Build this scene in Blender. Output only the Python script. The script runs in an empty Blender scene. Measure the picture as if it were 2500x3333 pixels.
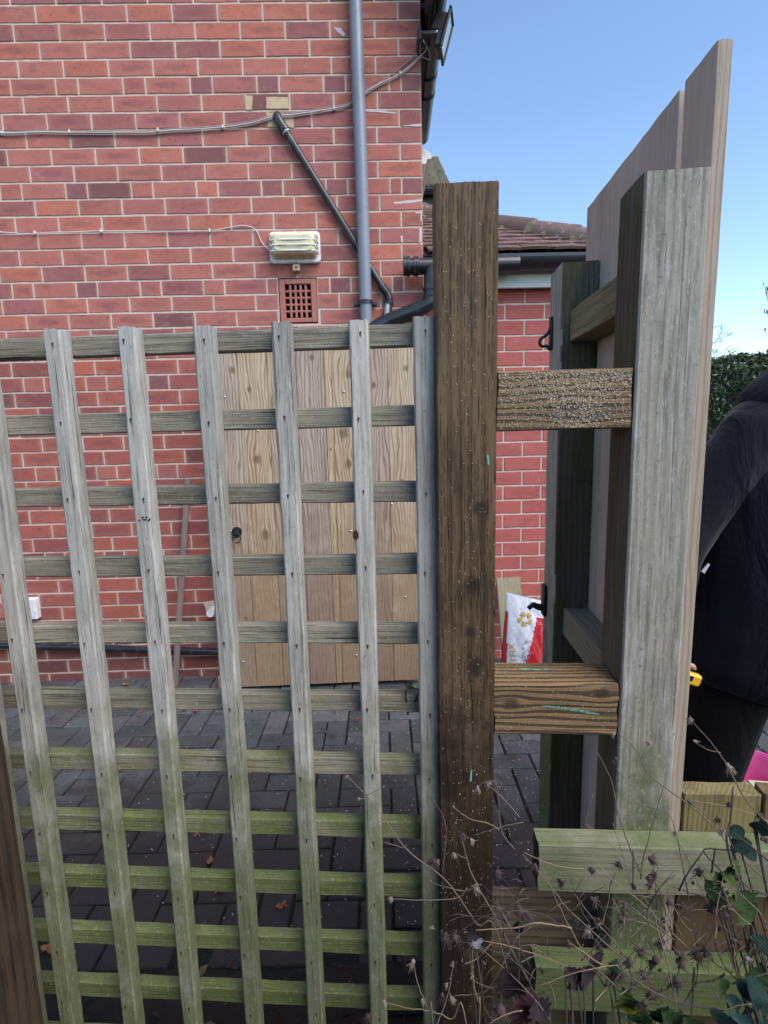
import bpy, math, random
import numpy as np
from mathutils import Vector, Matrix, noise

# ------------------------------------------------------------------ camera, sky, sun
sc = bpy.context.scene
CAMH = 1.47
FPX = 1720.0                      # focal length in pixels of a 2500 x 3333 frame
_d = np.array([269., 11300., 1720.]); _d /= np.linalg.norm(_d)
TH = math.asin(_d[2]); RO = math.atan2(_d[0], _d[1])
cF = np.array([0, math.cos(TH), -math.sin(TH)]); cD0 = np.array([0, -math.sin(TH), -math.cos(TH)]); cX0 = np.array([1., 0, 0])
cR = math.cos(RO)*cX0 + math.sin(RO)*cD0
cD = -math.sin(RO)*cX0 + math.cos(RO)*cD0
cam = bpy.data.cameras.new('camera'); camo = bpy.data.objects.new('camera', cam); sc.collection.objects.link(camo)
cam.sensor_fit = 'HORIZONTAL'; cam.sensor_width = 36; cam.lens = 36*FPX/2500; cam.clip_start = .02; cam.clip_end = 3000
M = Matrix(((cR[0], -cD[0], -cF[0], 0), (cR[1], -cD[1], -cF[1], 0), (cR[2], -cD[2], -cF[2], CAMH), (0, 0, 0, 1)))
camo.matrix_world = M
sc.camera = camo
SUN_EL, SUN_AZ = math.radians(48), math.radians(136)     # azimuth clockwise from +Y: behind the camera, to the right
w = bpy.data.worlds.new('World'); sc.world = w; w.use_nodes = True
wn = w.node_tree.nodes; wl = w.node_tree.links
sky = wn.new('ShaderNodeTexSky'); sky.sky_type = 'NISHITA'; sky.sun_disc = False
sky.sun_elevation = SUN_EL; sky.sun_rotation = SUN_AZ; sky.air_density = 1.0; sky.dust_density = 0.1; sky.ozone_density = 2.6
wl.new(sky.outputs[0], wn['Background'].inputs[0]); wn['Background'].inputs[1].default_value = .09
sun = bpy.data.lights.new('sun', 'SUN'); suno = bpy.data.objects.new('sun', sun); sc.collection.objects.link(suno)
sun.energy = 1.5; sun.angle = math.radians(48); sun.color = (1, .93, .85)
sdir = Vector((math.sin(SUN_AZ)*math.cos(SUN_EL), math.cos(SUN_AZ)*math.cos(SUN_EL), math.sin(SUN_EL)))
suno.rotation_euler = sdir.to_track_quat('Z', 'Y').to_euler()
sc.view_settings.view_transform = 'Standard'; sc.view_settings.look = 'None'
sc.view_settings.exposure = 1.66; sc.view_settings.gamma = 1

# ------------------------------------------------------------------ frames
G = .06                            # paving level
FA = math.radians(3.66)            # the fence runs a little clockwise of the camera's own x axis
HA = math.radians(-1.0)            # the house wall a little the other way
class Frame:
    def __init__(s, ang):
        s.ang = ang
        s.t = np.array([math.cos(ang), -math.sin(ang), 0]); s.n = np.array([math.sin(ang), math.cos(ang), 0])
    def at(s, px, py, p):          # the point of the vertical plane at distance p behind a pixel
        r = cF*FPX + cR*(px-1250) + cD*(py-1666.5)
        k = p/(r @ s.n); q = r*k
        return (float(q @ s.t), p, float(CAMH+q[2]))
    def floor(s, px, py, z=G):
        r = cF*FPX + cR*(px-1250) + cD*(py-1666.5)
        k = (z-CAMH)/r[2]; q = r*k
        return (float(q @ s.t), float(q @ s.n), z)
    def world(s, v):
        q = s.t*v[0] + s.n*v[1]
        return Vector((q[0], q[1], v[2]))
F = Frame(FA); H = Frame(HA); W = Frame(0)
R = random.Random(7)

# ------------------------------------------------------------------ mesh builder
class MB:
    def __init__(s): s.v = []; s.f = []; s.m = []; s.wc = []; s.c = []
    def add(s, vs, fs, mat=0, wc=None, col=(1, 1, 1)):
        b = len(s.v); s.v += [tuple(x) for x in vs]
        s.wc += [tuple(x) for x in (wc if wc is not None else vs)]
        for f in fs: s.f.append(tuple(i+b for i in f)); s.m.append(mat); s.c.append(col)
        return b
    def box(s, lo, hi, mat=0, col=(1, 1, 1), wc=None):
        x0, y0, z0 = lo; x1, y1, z1 = hi
        vs = [(x0,y0,z0),(x1,y0,z0),(x1,y1,z0),(x0,y1,z0),(x0,y0,z1),(x1,y0,z1),(x1,y1,z1),(x0,y1,z1)]
        s.add(vs, [(0,3,2,1),(4,5,6,7),(0,1,5,4),(1,2,6,5),(2,3,7,6),(3,0,4,7)], mat, wc, col)
    def bbox(s, lo, hi, b=.003, mat=0, col=(1,1,1), rot=None, cen=None):   # box with chamfered edges
        c = [(lo[i]+hi[i])/2 for i in range(3)]; h = [(hi[i]-lo[i])/2 for i in range(3)]
        b = min(b, min(h)*.9); vs = []; idx = {}
        for sx in (-1,1):
            for sy in (-1,1):
                for sz in (-1,1):
                    for k in range(3):
                        p = [sx*(h[0]-b), sy*(h[1]-b), sz*(h[2]-b)]; p[k] = (sx,sy,sz)[k]*h[k]
                        idx[(sx,sy,sz,k)] = len(vs); vs.append([p[i]+c[i] for i in range(3)])
        fs = []
        for k in range(3):
            i, j = [(1,2),(2,0),(0,1)][k]
            for sg in (-1,1):
                q = []
                for (a1,b1) in ((-1,-1),(1,-1),(1,1),(-1,1)):
                    t = [0,0,0]; t[k]=sg; t[i]=a1; t[j]=b1; q.append(idx[(*t,k)])
                fs.append(q if sg > 0 else q[::-1])
        for k in range(3):            # edges along axis k
            i, j = [(1,2),(2,0),(0,1)][k]
            for a1 in (-1,1):
                for b1 in (-1,1):
                    t0=[0,0,0]; t0[k]=-1; t0[i]=a1; t0[j]=b1; t1=list(t0); t1[k]=1
                    q=[idx[(*t0,i)],idx[(*t1,i)],idx[(*t1,j)],idx[(*t0,j)]]
                    fs.append(q if a1*b1 < 0 else q[::-1])
        for sx in (-1,1):
            for sy in (-1,1):
                for sz in (-1,1):
                    q=[idx[(sx,sy,sz,0)],idx[(sx,sy,sz,1)],idx[(sx,sy,sz,2)]]
                    fs.append(q if sx*sy*sz > 0 else q[::-1])
        if rot is not None:
            cc = Vector(cen if cen is not None else c)
            vs = [tuple(rot @ (Vector(v)-cc) + cc) for v in vs]
        s.add(vs, fs, mat, None, col)
    def tube(s, pts, r, n=8, mat=0, cap=True, col=(1,1,1), wcs=1.0):
        pts = [Vector(p) for p in pts]
        rs = r if isinstance(r, (list, tuple)) else [r]*len(pts)
        up = Vector((0,0,1)); tan = (pts[1]-pts[0]).normalized()
        if abs(tan.dot(up)) > .95: up = Vector((1,0,0))
        x = tan.cross(up).normalized(); vs = []; wc = []; L = 0
        for i, p in enumerate(pts):
            if i > 0: L += (p-pts[i-1]).length
            t = (pts[min(i+1,len(pts)-1)]-pts[max(i-1,0)]).normalized()
            x = (x - t*x.dot(t)).normalized(); y = t.cross(x)
            for k in range(n):
                a = 2*math.pi*k/n
                vs.append(p + x*(math.cos(a)*rs[i]) + y*(math.sin(a)*rs[i])); wc.append((math.cos(a)*rs[i], math.sin(a)*rs[i], L))
        fs = []
        for i in range(len(pts)-1):
            for k in range(n): fs.append((i*n+k, i*n+(k+1)%n, (i+1)*n+(k+1)%n, (i+1)*n+k))
        if cap: fs.append(tuple(range(n))[::-1]); fs.append(tuple((len(pts)-1)*n+k for k in range(n)))
        s.add(vs, fs, mat, wc, col)
    def timber(s, p0, axis, U, V, w, t, L, seg=None, ch=.0025, jit=.0006, end=.0015, mat=0, seed=0, bow=0):
        # p0 = centre of the start; axis, U (width), V (thickness) unit vectors
        A, U, V, p0 = Vector(axis), Vector(U), Vector(V), Vector(p0)
        seg = seg or max(2, int(L/.03)); hw, ht = w/2, t/2
        mu, mt = 4, 3                 # extra points across each face
        prof = []
        def line(a, b, n):
            for i in range(n): prof.append((a[0]+(b[0]-a[0])*i/n, a[1]+(b[1]-a[1])*i/n))
        line((-hw+ch,-ht), (hw-ch,-ht), mu); line((hw-ch,-ht), (hw,-ht+ch), 1)
        line((hw,-ht+ch), (hw,ht-ch), mt); line((hw,ht-ch), (hw-ch,ht), 1)
        line((hw-ch,ht), (-hw+ch,ht), mu); line((-hw+ch,ht), (-hw,ht-ch), 1)
        line((-hw,ht-ch), (-hw,-ht+ch), mt); line((-hw,-ht+ch), (-hw+ch,-ht), 1)
        n = len(prof); vs = []; wc = []; rr = random.Random(seed+11)
        for i in range(seg+1):
            l = L*i/seg
            for (u, v) in prof:
                nz = noise.noise(Vector((u*60+seed*3.1, v*60, l*9)))*jit*.7 + noise.noise(Vector((seed*7.7, u*9, l*3)))*jit*.6 + noise.noise(Vector((u*90+seed, v*90, l*70)))*jit*.35
                k = 1 + nz/max(hw, .01)
                le = l + (rr.uniform(-end, end) if i in (0, seg) else 0)
                b = bow*math.sin(math.pi*l/L)
                q = p0 + A*le + U*(u*k + b) + V*(v*(1+nz/max(ht,.01)))
                vs.append(q); wc.append((u, v, l))
        fs = []
        for i in range(seg):
            for k in range(n): fs.append((i*n+k, i*n+(k+1)%n, (i+1)*n+(k+1)%n, (i+1)*n+k))
        sgn = A.dot(U.cross(V)) > 0
        c0 = len(vs); vs.append(p0); wc.append((0,0,0)); vs.append(p0+A*L); wc.append((0,0,L))
        for k in range(n): fs.append((k, c0, (k+1)%n)); fs.append((seg*n+k, seg*n+(k+1)%n, c0+1))
        if not sgn: fs = [f[::-1] for f in fs]
        s.add(vs, fs, mat, wc)
    def build(s, name, mats, parent=None, base=(0,0,0), frame=None, smooth=False, kind=None, angle=None):
        me = bpy.data.meshes.new(name)
        bx, by, bz = base
        me.from_pydata([(a-bx, b-by, c-bz) for a, b, c in s.v], [], s.f)
        for m in (mats if isinstance(mats, (list, tuple)) else [mats]): me.materials.append(m)
        me.polygons.foreach_set('material_index', s.m)
        at = me.attributes.new('wc', 'FLOAT_VECTOR', 'POINT'); at.data.foreach_set('vector', np.array(s.wc, dtype=np.float32).ravel())
        ac = me.attributes.new('tint', 'FLOAT_COLOR', 'CORNER')
        cs = np.ones((len(me.loops), 4), dtype=np.float32); k = 0
        for f, c in zip(s.f, s.c): cs[k:k+len(f), :3] = c; k += len(f)
        ac.data.foreach_set('color', cs.ravel())
        if smooth: me.polygons.foreach_set('use_smooth', [True]*len(me.polygons))
        if angle: me.set_sharp_from_angle(angle=math.radians(angle))
        me.update()
        o = bpy.data.objects.new(name, me); sc.collection.objects.link(o)
        if parent is not None: o.parent = parent
        elif frame is not None: place(o, frame, base)
        if kind: o['kind'] = kind
        return o
def place(o, frame, base):
    o.location = frame.world(base); o.rotation_euler = (0, 0, -frame.ang)
class Thing:
    def __init__(s, name, label, cat, frame, base, group=None):
        s.o = bpy.data.objects.new(name, None); sc.collection.objects.link(s.o); s.o.empty_display_size = .1
        place(s.o, frame, base); s.base = base; s.fr = frame
        s.o['label'] = label; s.o['category'] = cat
        if group: s.o['group'] = group
    def part(s, name, mb, mats, parent=None, label=None, **k):
        o = mb.build(name, mats, parent or s.o, s.base, **k)
        if label: o['label'] = label
        return o
def solo(name, label, cat, mb, mats, frame, base, group=None, **k):
    o = mb.build(name, mats, None, base, frame, **k)
    o['label'] = label; o['category'] = cat
    if group: o['group'] = group
    return o

def catmull(pts, n=8):
    P = [Vector(p) for p in pts]; P = [P[0]*2-P[1]] + P + [P[-1]*2-P[-2]]; out = []
    for i in range(1, len(P)-2):
        for k in range(n):
            t = k/n; a, b, c, d = P[i-1], P[i], P[i+1], P[i+2]
            out.append(.5*((2*b)+(c-a)*t+(2*a-5*b+4*c-d)*t*t+(3*b-a-3*c+d)*t**3))
    out.append(P[-2]); return out

# ------------------------------------------------------------------ material tools
class NT:
    def __init__(s, name):
        s.m = bpy.data.materials.new(name); s.m.use_nodes = True; s.n = s.m.node_tree.nodes; s.l = s.m.node_tree.links
        s.b = s.n['Principled BSDF']
    def new(s, t, **k):
        x = s.n.new(t)
        for a, v in k.items(): setattr(x, a, v)
        return x
    def put(s, sock, v):
        if isinstance(v, (int, float)): sock.default_value = v
        elif isinstance(v, tuple): sock.default_value = (*v, 1) if len(v) == 3 and sock.type == 'RGBA' else v
        else: s.l.new(v, sock)
    def math(s, op, a, b=0, c=0, clamp=False):
        x = s.new('ShaderNodeMath', operation=op, use_clamp=clamp); s.put(x.inputs[0], a); s.put(x.inputs[1], b)
        if op in ('MULTIPLY_ADD', 'COMPARE', 'SMOOTH_MIN'): s.put(x.inputs[2], c)
        return x.outputs[0]
    def mix(s, f, a, b, mode='MIX'):
        x = s.new('ShaderNodeMix', data_type='RGBA', blend_type=mode); s.put(x.inputs[0], f); s.put(x.inputs[6], a); s.put(x.inputs[7], b)
        return x.outputs[2]
    def noise(s, vec, scale=5, detail=4, rough=.55, dist=0, d3=True):
        x = s.new('ShaderNodeTexNoise'); s.put(x.inputs['Vector'], vec); x.inputs['Scale'].default_value = scale
        x.inputs['Detail'].default_value = detail; x.inputs['Roughness'].default_value = rough; x.inputs['Distortion'].default_value = dist
        return x.outputs[0]
    def vmul(s, vec, k):
        x = s.new('ShaderNodeVectorMath', operation='MULTIPLY'); s.put(x.inputs[0], vec); x.inputs[1].default_value = k; return x.outputs[0]
    def vadd(s, vec, b):
        x = s.new('ShaderNodeVectorMath', operation='ADD'); s.put(x.inputs[0], vec); s.put(x.inputs[1], b); return x.outputs[0]
    def ramp(s, f, a, b):          # smoothstep
        x = s.new('ShaderNodeMapRange', interpolation_type='SMOOTHSTEP'); s.put(x.inputs[0], f)
        x.inputs[1].default_value = a; x.inputs[2].default_value = b; return x.outputs[0]
    def sep(s, v):
        x = s.new('ShaderNodeSeparateXYZ'); s.put(x.inputs[0], v); return x.outputs
    def comb(s, a, b, c):
        x = s.new('ShaderNodeCombineXYZ'); s.put(x.inputs[0], a); s.put(x.inputs[1], b); s.put(x.inputs[2], c); return x.outputs[0]
    def pos(s): return s.new('ShaderNodeNewGeometry').outputs['Position']
    def wc(s): return s.new('ShaderNodeAttribute', attribute_name='wc').outputs['Vector']
    def tint(s): return s.new('ShaderNodeAttribute', attribute_name='tint').outputs['Color']
    def rnd(s): return s.new('ShaderNodeObjectInfo').outputs['Random']
    def bump(s, h, strength=.5, dist=.002):
        x = s.new('ShaderNodeBump'); x.inputs['Strength'].default_value = strength; x.inputs['Distance'].default_value = dist
        s.put(x.inputs['Height'], h); s.l.new(x.outputs[0], s.b.inputs['Normal'])
    def done(s, col, rough=.8, spec=.3, metal=0):
        s.put(s.b.inputs['Base Color'], col); s.put(s.b.inputs['Roughness'], rough)
        s.b.inputs['Specular IOR Level'].default_value = spec; s.b.inputs['Metallic'].default_value = metal
        return s.m

def wood(name, light, dark, K=110, wav=.045, ringamt=.5, fibre=.6, moss=None, moss_dim_z=(.3, 1.2), moss_dim_amt=1, knots=(), incise=0, stain=None,
         blotch=.4, rough=.82, bstr=.6, crack=.3, spots=0, tone=.25, pale=None):
    N = NT(name); wc = N.wc(); u, v, l = N.sep(wc); rn = N.math('MULTIPLY', N.rnd(), 37.0)
    kd = None; push = None
    for (u0, l0, r) in knots:
        du = N.math('DIVIDE', N.math('SUBTRACT', u, u0), r); dl = N.math('DIVIDE', N.math('SUBTRACT', l, l0), r*1.25)
        dd = N.math('ADD', N.math('MULTIPLY', du, du), N.math('MULTIPLY', dl, dl))
        dl2 = N.math('MULTIPLY', dl, .38); du2 = N.math('MULTIPLY', du, .6)
        d2 = N.math('ADD', N.math('MULTIPLY', du2, du2), N.math('MULTIPLY', dl2, dl2))
        g = N.math('EXPONENT', N.math('MULTIPLY', d2, -1.0))
        p_ = N.math('MULTIPLY', g, N.math('MULTIPLY', du, r*.75))
        push = p_ if push is None else N.math('ADD', push, p_)
        kd = dd if kd is None else N.math('MINIMUM', kd, dd)
    uu = u if push is None else N.math('SUBTRACT', u, push)
    q = N.math('ADD', uu, N.math('MULTIPLY', v, .83))
    co = N.comb(N.math('ADD', N.math('MULTIPLY', uu, 1.0), rn), v, l)
    wob = N.noise(N.vmul(co, (9, 9, 1.6)), 1, 3)
    ring = N.math('SINE', N.math('MULTIPLY', N.math('ADD', q, N.math('MULTIPLY', wob, wav)), 6.283*K))
    ring = N.math('MULTIPLY_ADD', ring, .5, .5)
    fib = N.noise(N.vmul(co, (420, 420, 14)), 1, 5, .65)
    fib2 = N.noise(N.vmul(co, (1100, 1100, 60)), 1, 2, .6)
    big = N.noise(N.vmul(co, (14, 14, 3.5)), 1, 4, .6)
    ck = N.noise(N.vmul(co, (260, 260, 5)), 1, 3, .5)
    cr = N.ramp(ck, .36, .30)                     # thin drying cracks
    f = N.math('ADD', N.math('MULTIPLY', N.ramp(ring, .35, 1.0), ringamt), N.math('MULTIPLY', N.math('SUBTRACT', fib, .5), fibre*2.4))
    f = N.math('ADD', f, N.math('MULTIPLY', N.math('SUBTRACT', big, .5), blotch*2.2))
    f = N.math('ADD', f, N.math('MULTIPLY', N.math('SUBTRACT', fib2, .5), .35))
    f = N.math('ADD', f, .12, clamp=True)
    col = N.mix(f, light, dark)
    if pale:
        pm = N.math('MULTIPLY', N.ramp(N.noise(N.vmul(co, (60, 60, 7)), 1, 5, .7), .5, .72), .7)
        col = N.mix(pm, col, pale)
    height = N.math('SUBTRACT', N.math('MULTIPLY', f, -.6), N.math('MULTIPLY', cr, 1.2))
    col = N.mix(N.math('MULTIPLY', cr, crack), col, tuple(c*.28 for c in dark))
    if incise:
        # rows of short incised slits left by the pressure treatment
        iu = N.math('MULTIPLY', N.math('ADD', u, N.math('MULTIPLY', v, 1.0)), incise)
        cell = N.math('FLOOR', iu); fu = N.math('SUBTRACT', iu, cell)
        off = N.math('FRACT', N.math('MULTIPLY', N.math('SINE', N.math('MULTIPLY', cell, 12.9)), 43.7))
        il = N.math('FRACT', N.math('ADD', N.math('MULTIPLY', l, 21), off))
        wv = N.noise(N.vmul(co, (90, 90, 26)), 1, 2)
        a = N.math('LESS_THAN', N.math('ABSOLUTE', N.math('SUBTRACT', N.math('ADD', fu, N.math('MULTIPLY_ADD', wv, .5, -.25)), .5)), .10)
        b = N.math('LESS_THAN', il, .72)
        sl = N.math('MULTIPLY', N.math('MULTIPLY', a, b), N.ramp(N.noise(N.vmul(co, (70, 70, 14)), 1, 3), .42, .56))
        col = N.mix(N.math('MULTIPLY', sl, .8), col, tuple(c*.16 for c in dark)); height = N.math('SUBTRACT', height, N.math('MULTIPLY', sl, 1.5))
    if kd is not None:
        kn = N.math('SQRT', kd)
        kr = N.math('MULTIPLY_ADD', N.math('SINE', N.math('MULTIPLY', kn, 16)), .5, .5)
        kk = N.ramp(N.math('ADD', N.math('ADD', kn, N.math('MULTIPLY_ADD', fib, 1.3, -.65)), N.math('MULTIPLY_ADD', N.noise(N.vmul(co, (120, 120, 90)), 1, 3), 1.2, -.6)), 1.5, .45)
        kc = N.mix(kr, tuple(c*.35 for c in dark), tuple(c*.75 for c in dark))
        col = N.mix(N.math('MULTIPLY', kk, .78), col, kc)
    if stain:
        scol, a0, a1 = stain
        col = N.mix(N.ramp(N.noise(N.vmul(co, (22, 22, 4)), 1, 5, .7), a0, a1), col, scol)
    ps = N.pos(); pz = N.sep(ps)[2]
    if moss:  # tint by height: moss, low dirt, and dimming painted toward the ground
        mn = N.noise(N.vmul(ps, (11, 11, 11)), 1, 5, .65)
        hz = N.ramp(pz, moss_dim_z[1], moss_dim_z[0])
        nz = N.sep(N.new('ShaderNodeNewGeometry').outputs['Normal'])[2]
        mf = N.math('ADD', N.math('MULTIPLY', hz, .95), N.math('MULTIPLY', N.math('SUBTRACT', mn, .5), 1.5))
        mf = N.math('ADD', mf, N.math('MULTIPLY', N.math('MAXIMUM', nz, 0), .2))
        mf = N.math('MULTIPLY', N.ramp(mf, .22, .95), moss_dim_amt)
        mc = N.mix(N.noise(N.vmul(ps, (35, 35, 35)), 1, 4), tuple(c*.7 for c in moss), tuple(c*1.35 for c in moss))
        mf = N.math('MULTIPLY', mf, N.math('SUBTRACT', 1.15, N.math('MULTIPLY', f, .5)), clamp=True)
        col = N.mix(mf, col, mc)
    if spots:
        sp = N.noise(N.vmul(ps, (210, 210, 120)), 1, 5, .8)
        col = N.mix(N.math('MULTIPLY', N.ramp(sp, .56, .68), spots), col, (.50, .51, .46))
        sp2 = N.noise(N.vmul(ps, (190, 190, 110)), 1, 5, .8)
        col = N.mix(N.math('MULTIPLY', N.ramp(sp2, .42, .32), spots), col, (.06, .065, .05))
    tn = N.math('MULTIPLY_ADD', N.rnd(), tone, 1-tone/2)
    col = N.mix(1.0, col, N.comb(tn, tn, tn), 'MULTIPLY')
    N.bump(height, bstr, .0012)
    return N.done(col, rough, .25)

def plain(name, col, rough=.5, spec=.5, metal=0, var=.15, scale=30, bump=.1, dirt=None, dscale=12):
    N = NT(name); ps = N.pos(); n = N.noise(N.vmul(ps, (scale,)*3), 1, 5, .6)
    c = N.mix(n, tuple(x*(1-var) for x in col), tuple(min(1, x*(1+var)) for x in col))
    r = N.math('MULTIPLY_ADD', n, .2, rough-.1)
    if dirt:
        d = N.ramp(N.noise(N.vmul(ps, (dscale,)*3), 1, 6, .7), .5, .72); c = N.mix(N.math('MULTIPLY', d, .8), c, dirt)
    N.bump(n, bump, .001)
    return N.done(c, r, spec, metal)

M_ = {}
SL_L, SL_D = (.44, .425, .38), (.16, .155, .13)
M_['slat'] = wood('weathered_slat', SL_L, SL_D, K=70, ringamt=.2, fibre=.85, moss=(.125, .14, .065), moss_dim_z=(.5, 1.32), moss_dim_amt=.86, blotch=.75, spots=.5, pale=(.54,.53,.50), bstr=1.2, crack=.95)  # real moss, darkened so the slats are painted dimmer toward the ground
M_['trail'] = wood('weathered_rail', (.28,.26,.20), (.095,.085,.065), K=70, ringamt=.2, fibre=.9, moss=(.115, .138, .05), moss_dim_z=(.5, 1.2), moss_dim_amt=.92, blotch=.9, spots=.5, bstr=1.2, crack=.95)
M_['brown'] = wood('brown_treated_post', (.150,.100,.055), (.042,.025,.015), K=60, ringamt=.45, fibre=.8, incise=190, blotch=.9, rough=.75, bstr=1.1, crack=.9,
    knots=[(.022, 1.345, .0095), (.010, 1.216, .012), (.006, 1.14, .007), (.015, 1.079, .012), (-.022, .93, .006), (.012, .765, .014), (-.03,.6,.007)], stain=((.05,.032,.022), .5, .75), moss=(.022,.014,.010), moss_dim_z=(.6,1.6), moss_dim_amt=.93)
M_['brown2'] = wood('brown_treated_left', (.065,.043,.026), (.02,.014,.01), K=60, ringamt=.5, fibre=.8, blotch=.8, crack=.7, stain=((.035,.025,.018), .5, .7))
kn = [(.002, .113, .011)]
M_['xrail_top'] = wood('brown_rail_dusty', (.27,.19,.10), (.08,.052,.03), K=95, wav=.05, ringamt=.7, fibre=.7, blotch=.5, knots=[(-.012, .113, .011)], stain=((.10,.085,.07), .5, .7), bstr=1.0, crack=.7)
M_['xrail_mid'] = wood('brown_rail', (.27,.18,.085), (.07,.045,.028), K=90, ringamt=.85, fibre=.7, blotch=.6, knots=[(.030, .176, .009), (.012, .028, .010)], stain=((.075,.06,.05), .48, .68), bstr=1.0, crack=.7)
M_['gravel'] = wood('dark_plank', (.17,.135,.09), (.06,.048,.034), K=60, ringamt=.5, fibre=.5, blotch=.7, moss=(.05,.06,.03), moss_dim_z=(.2,.6), moss_dim_amt=.5)
M_['grey'] = wood('grey_post', (.345,.322,.265), (.13,.125,.10), K=75, ringamt=.35, fibre=.75, moss=(.085,.105,.042), moss_dim_z=(.5, 1.3), moss_dim_amt=.98, blotch=.8, spots=.75, pale=(.46,.46,.44), stain=((.13,.145,.11), .52, .75), crack=.6)
M_['greyside'] = wood('mossy_dark_post', (.135,.115,.085), (.05,.042,.032), K=75, ringamt=.4, fibre=.7, moss=(.045,.07,.022), moss_dim_z=(2.6, 1.5), moss_dim_amt=0, blotch=.8, stain=((.065,.085,.030), .45, .62))
M_['rough'] = wood('rough_sawn', (.23,.20,.12), (.10,.085,.05), K=40, ringamt=.3, fibre=.9, blotch=.5, moss=(.12,.15,.05), moss_dim_z=(.7,2.4), moss_dim_amt=.8, bstr=1.4, crack=.8)
M_['rail2'] = wood('mossy_rail', (.26,.25,.18), (.12,.11,.075), K=80, ringamt=.3, fibre=.6, moss=(.085,.112,.034), moss_dim_z=(.46, 1.10), moss_dim_amt=.88, blotch=.5, spots=.2, crack=.35)
M_['board'] = wood('purplish_board', (.46,.37,.30), (.29,.225,.185), K=45, wav=.15, ringamt=.14, fibre=.35, blotch=.8, bstr=.3, crack=.1, tone=.15, pale=(.42,.37,.36))
M_['boardedge'] = wood('board_edge', (.40,.33,.26), (.23,.175,.125), K=120, ringamt=.4, fibre=.6, blotch=.3, crack=.3)
M_['yellow'] = wood('treated_board', (.24,.20,.085), (.085,.062,.035), K=110, wav=.05, ringamt=.35, fibre=.6, blotch=1.3, moss=(.095,.062,.034), moss_dim_z=(.66,.80), moss_dim_amt=.95)
M_['lowboard'] = wood('brown_board', (.17,.115,.06), (.09,.06,.035), K=60, ringamt=.4, fibre=.4, blotch=.6)
gk = [[(.03, 1.72, .011), (-.03, .88, .010), (.02,.4,.008)], [(.0, 1.26, .016), (.02, .86, .017), (-.02,1.62,.009), (.01,.25,.012)], [(-.01,1.69,.018),(.01,1.40,.015),(.03,.6,.012)], [(.01,1.77,.010),(-.03,1.50,.007),(.0,1.05,.008)],
      [(.0,1.3,.006)], [(.02,1.68,.014),(-.02,1.38,.02),(.0,1.22,.014),(.03,.72,.012)], [(.0,1.62,.01),(.02,1.1,.011),(-.02,.5,.01)], [(.02,1.7,.01),(-.01,1.12,.007),(.02,.62,.008)]]
GB = []
gcol = [((.47,.40,.33),(.30,.235,.185)), ((.52,.43,.32),(.33,.245,.165)), ((.46,.375,.285),(.29,.22,.16)), ((.44,.375,.33),(.27,.21,.18)), ((.54,.44,.30),(.36,.27,.17)), ((.52,.43,.32),(.33,.245,.17)), ((.43,.35,.30),(.26,.195,.16)), ((.53,.44,.34),(.35,.26,.19))]
for i, kk in enumerate(gk):
    GB.append(wood('gate_board_%d' % i, tuple(q*w_ for q, w_ in zip(gcol[i][0], (.95,.90,.84))), tuple(q*w_ for q, w_ in zip(gcol[i][1], (.78,.68,.56))), K=60, wav=.11, ringamt=.75, fibre=.4, blotch=.6, knots=[(a_, b_, c_*1.25) for a_, b_, c_ in kk], bstr=.3, crack=.12, rough=.5, tone=.06, moss=tuple(.5*(x+y) for x, y in zip(((.22,.12,.048),)[0], (gcol[i][1]))), moss_dim_z=(.2,1.7), moss_dim_amt=.68))
M_['stick'] = wood('grey_stick', (.22,.17,.15), (.10,.075,.07), K=60)
M_['plank'] = wood('stained_plank', (.32,.29,.20), (.15,.13,.09), K=60, ringamt=.3, spots=.8, moss=(.16,.18,.08), moss_dim_z=(.2,.8), moss_dim_amt=.5)

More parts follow.
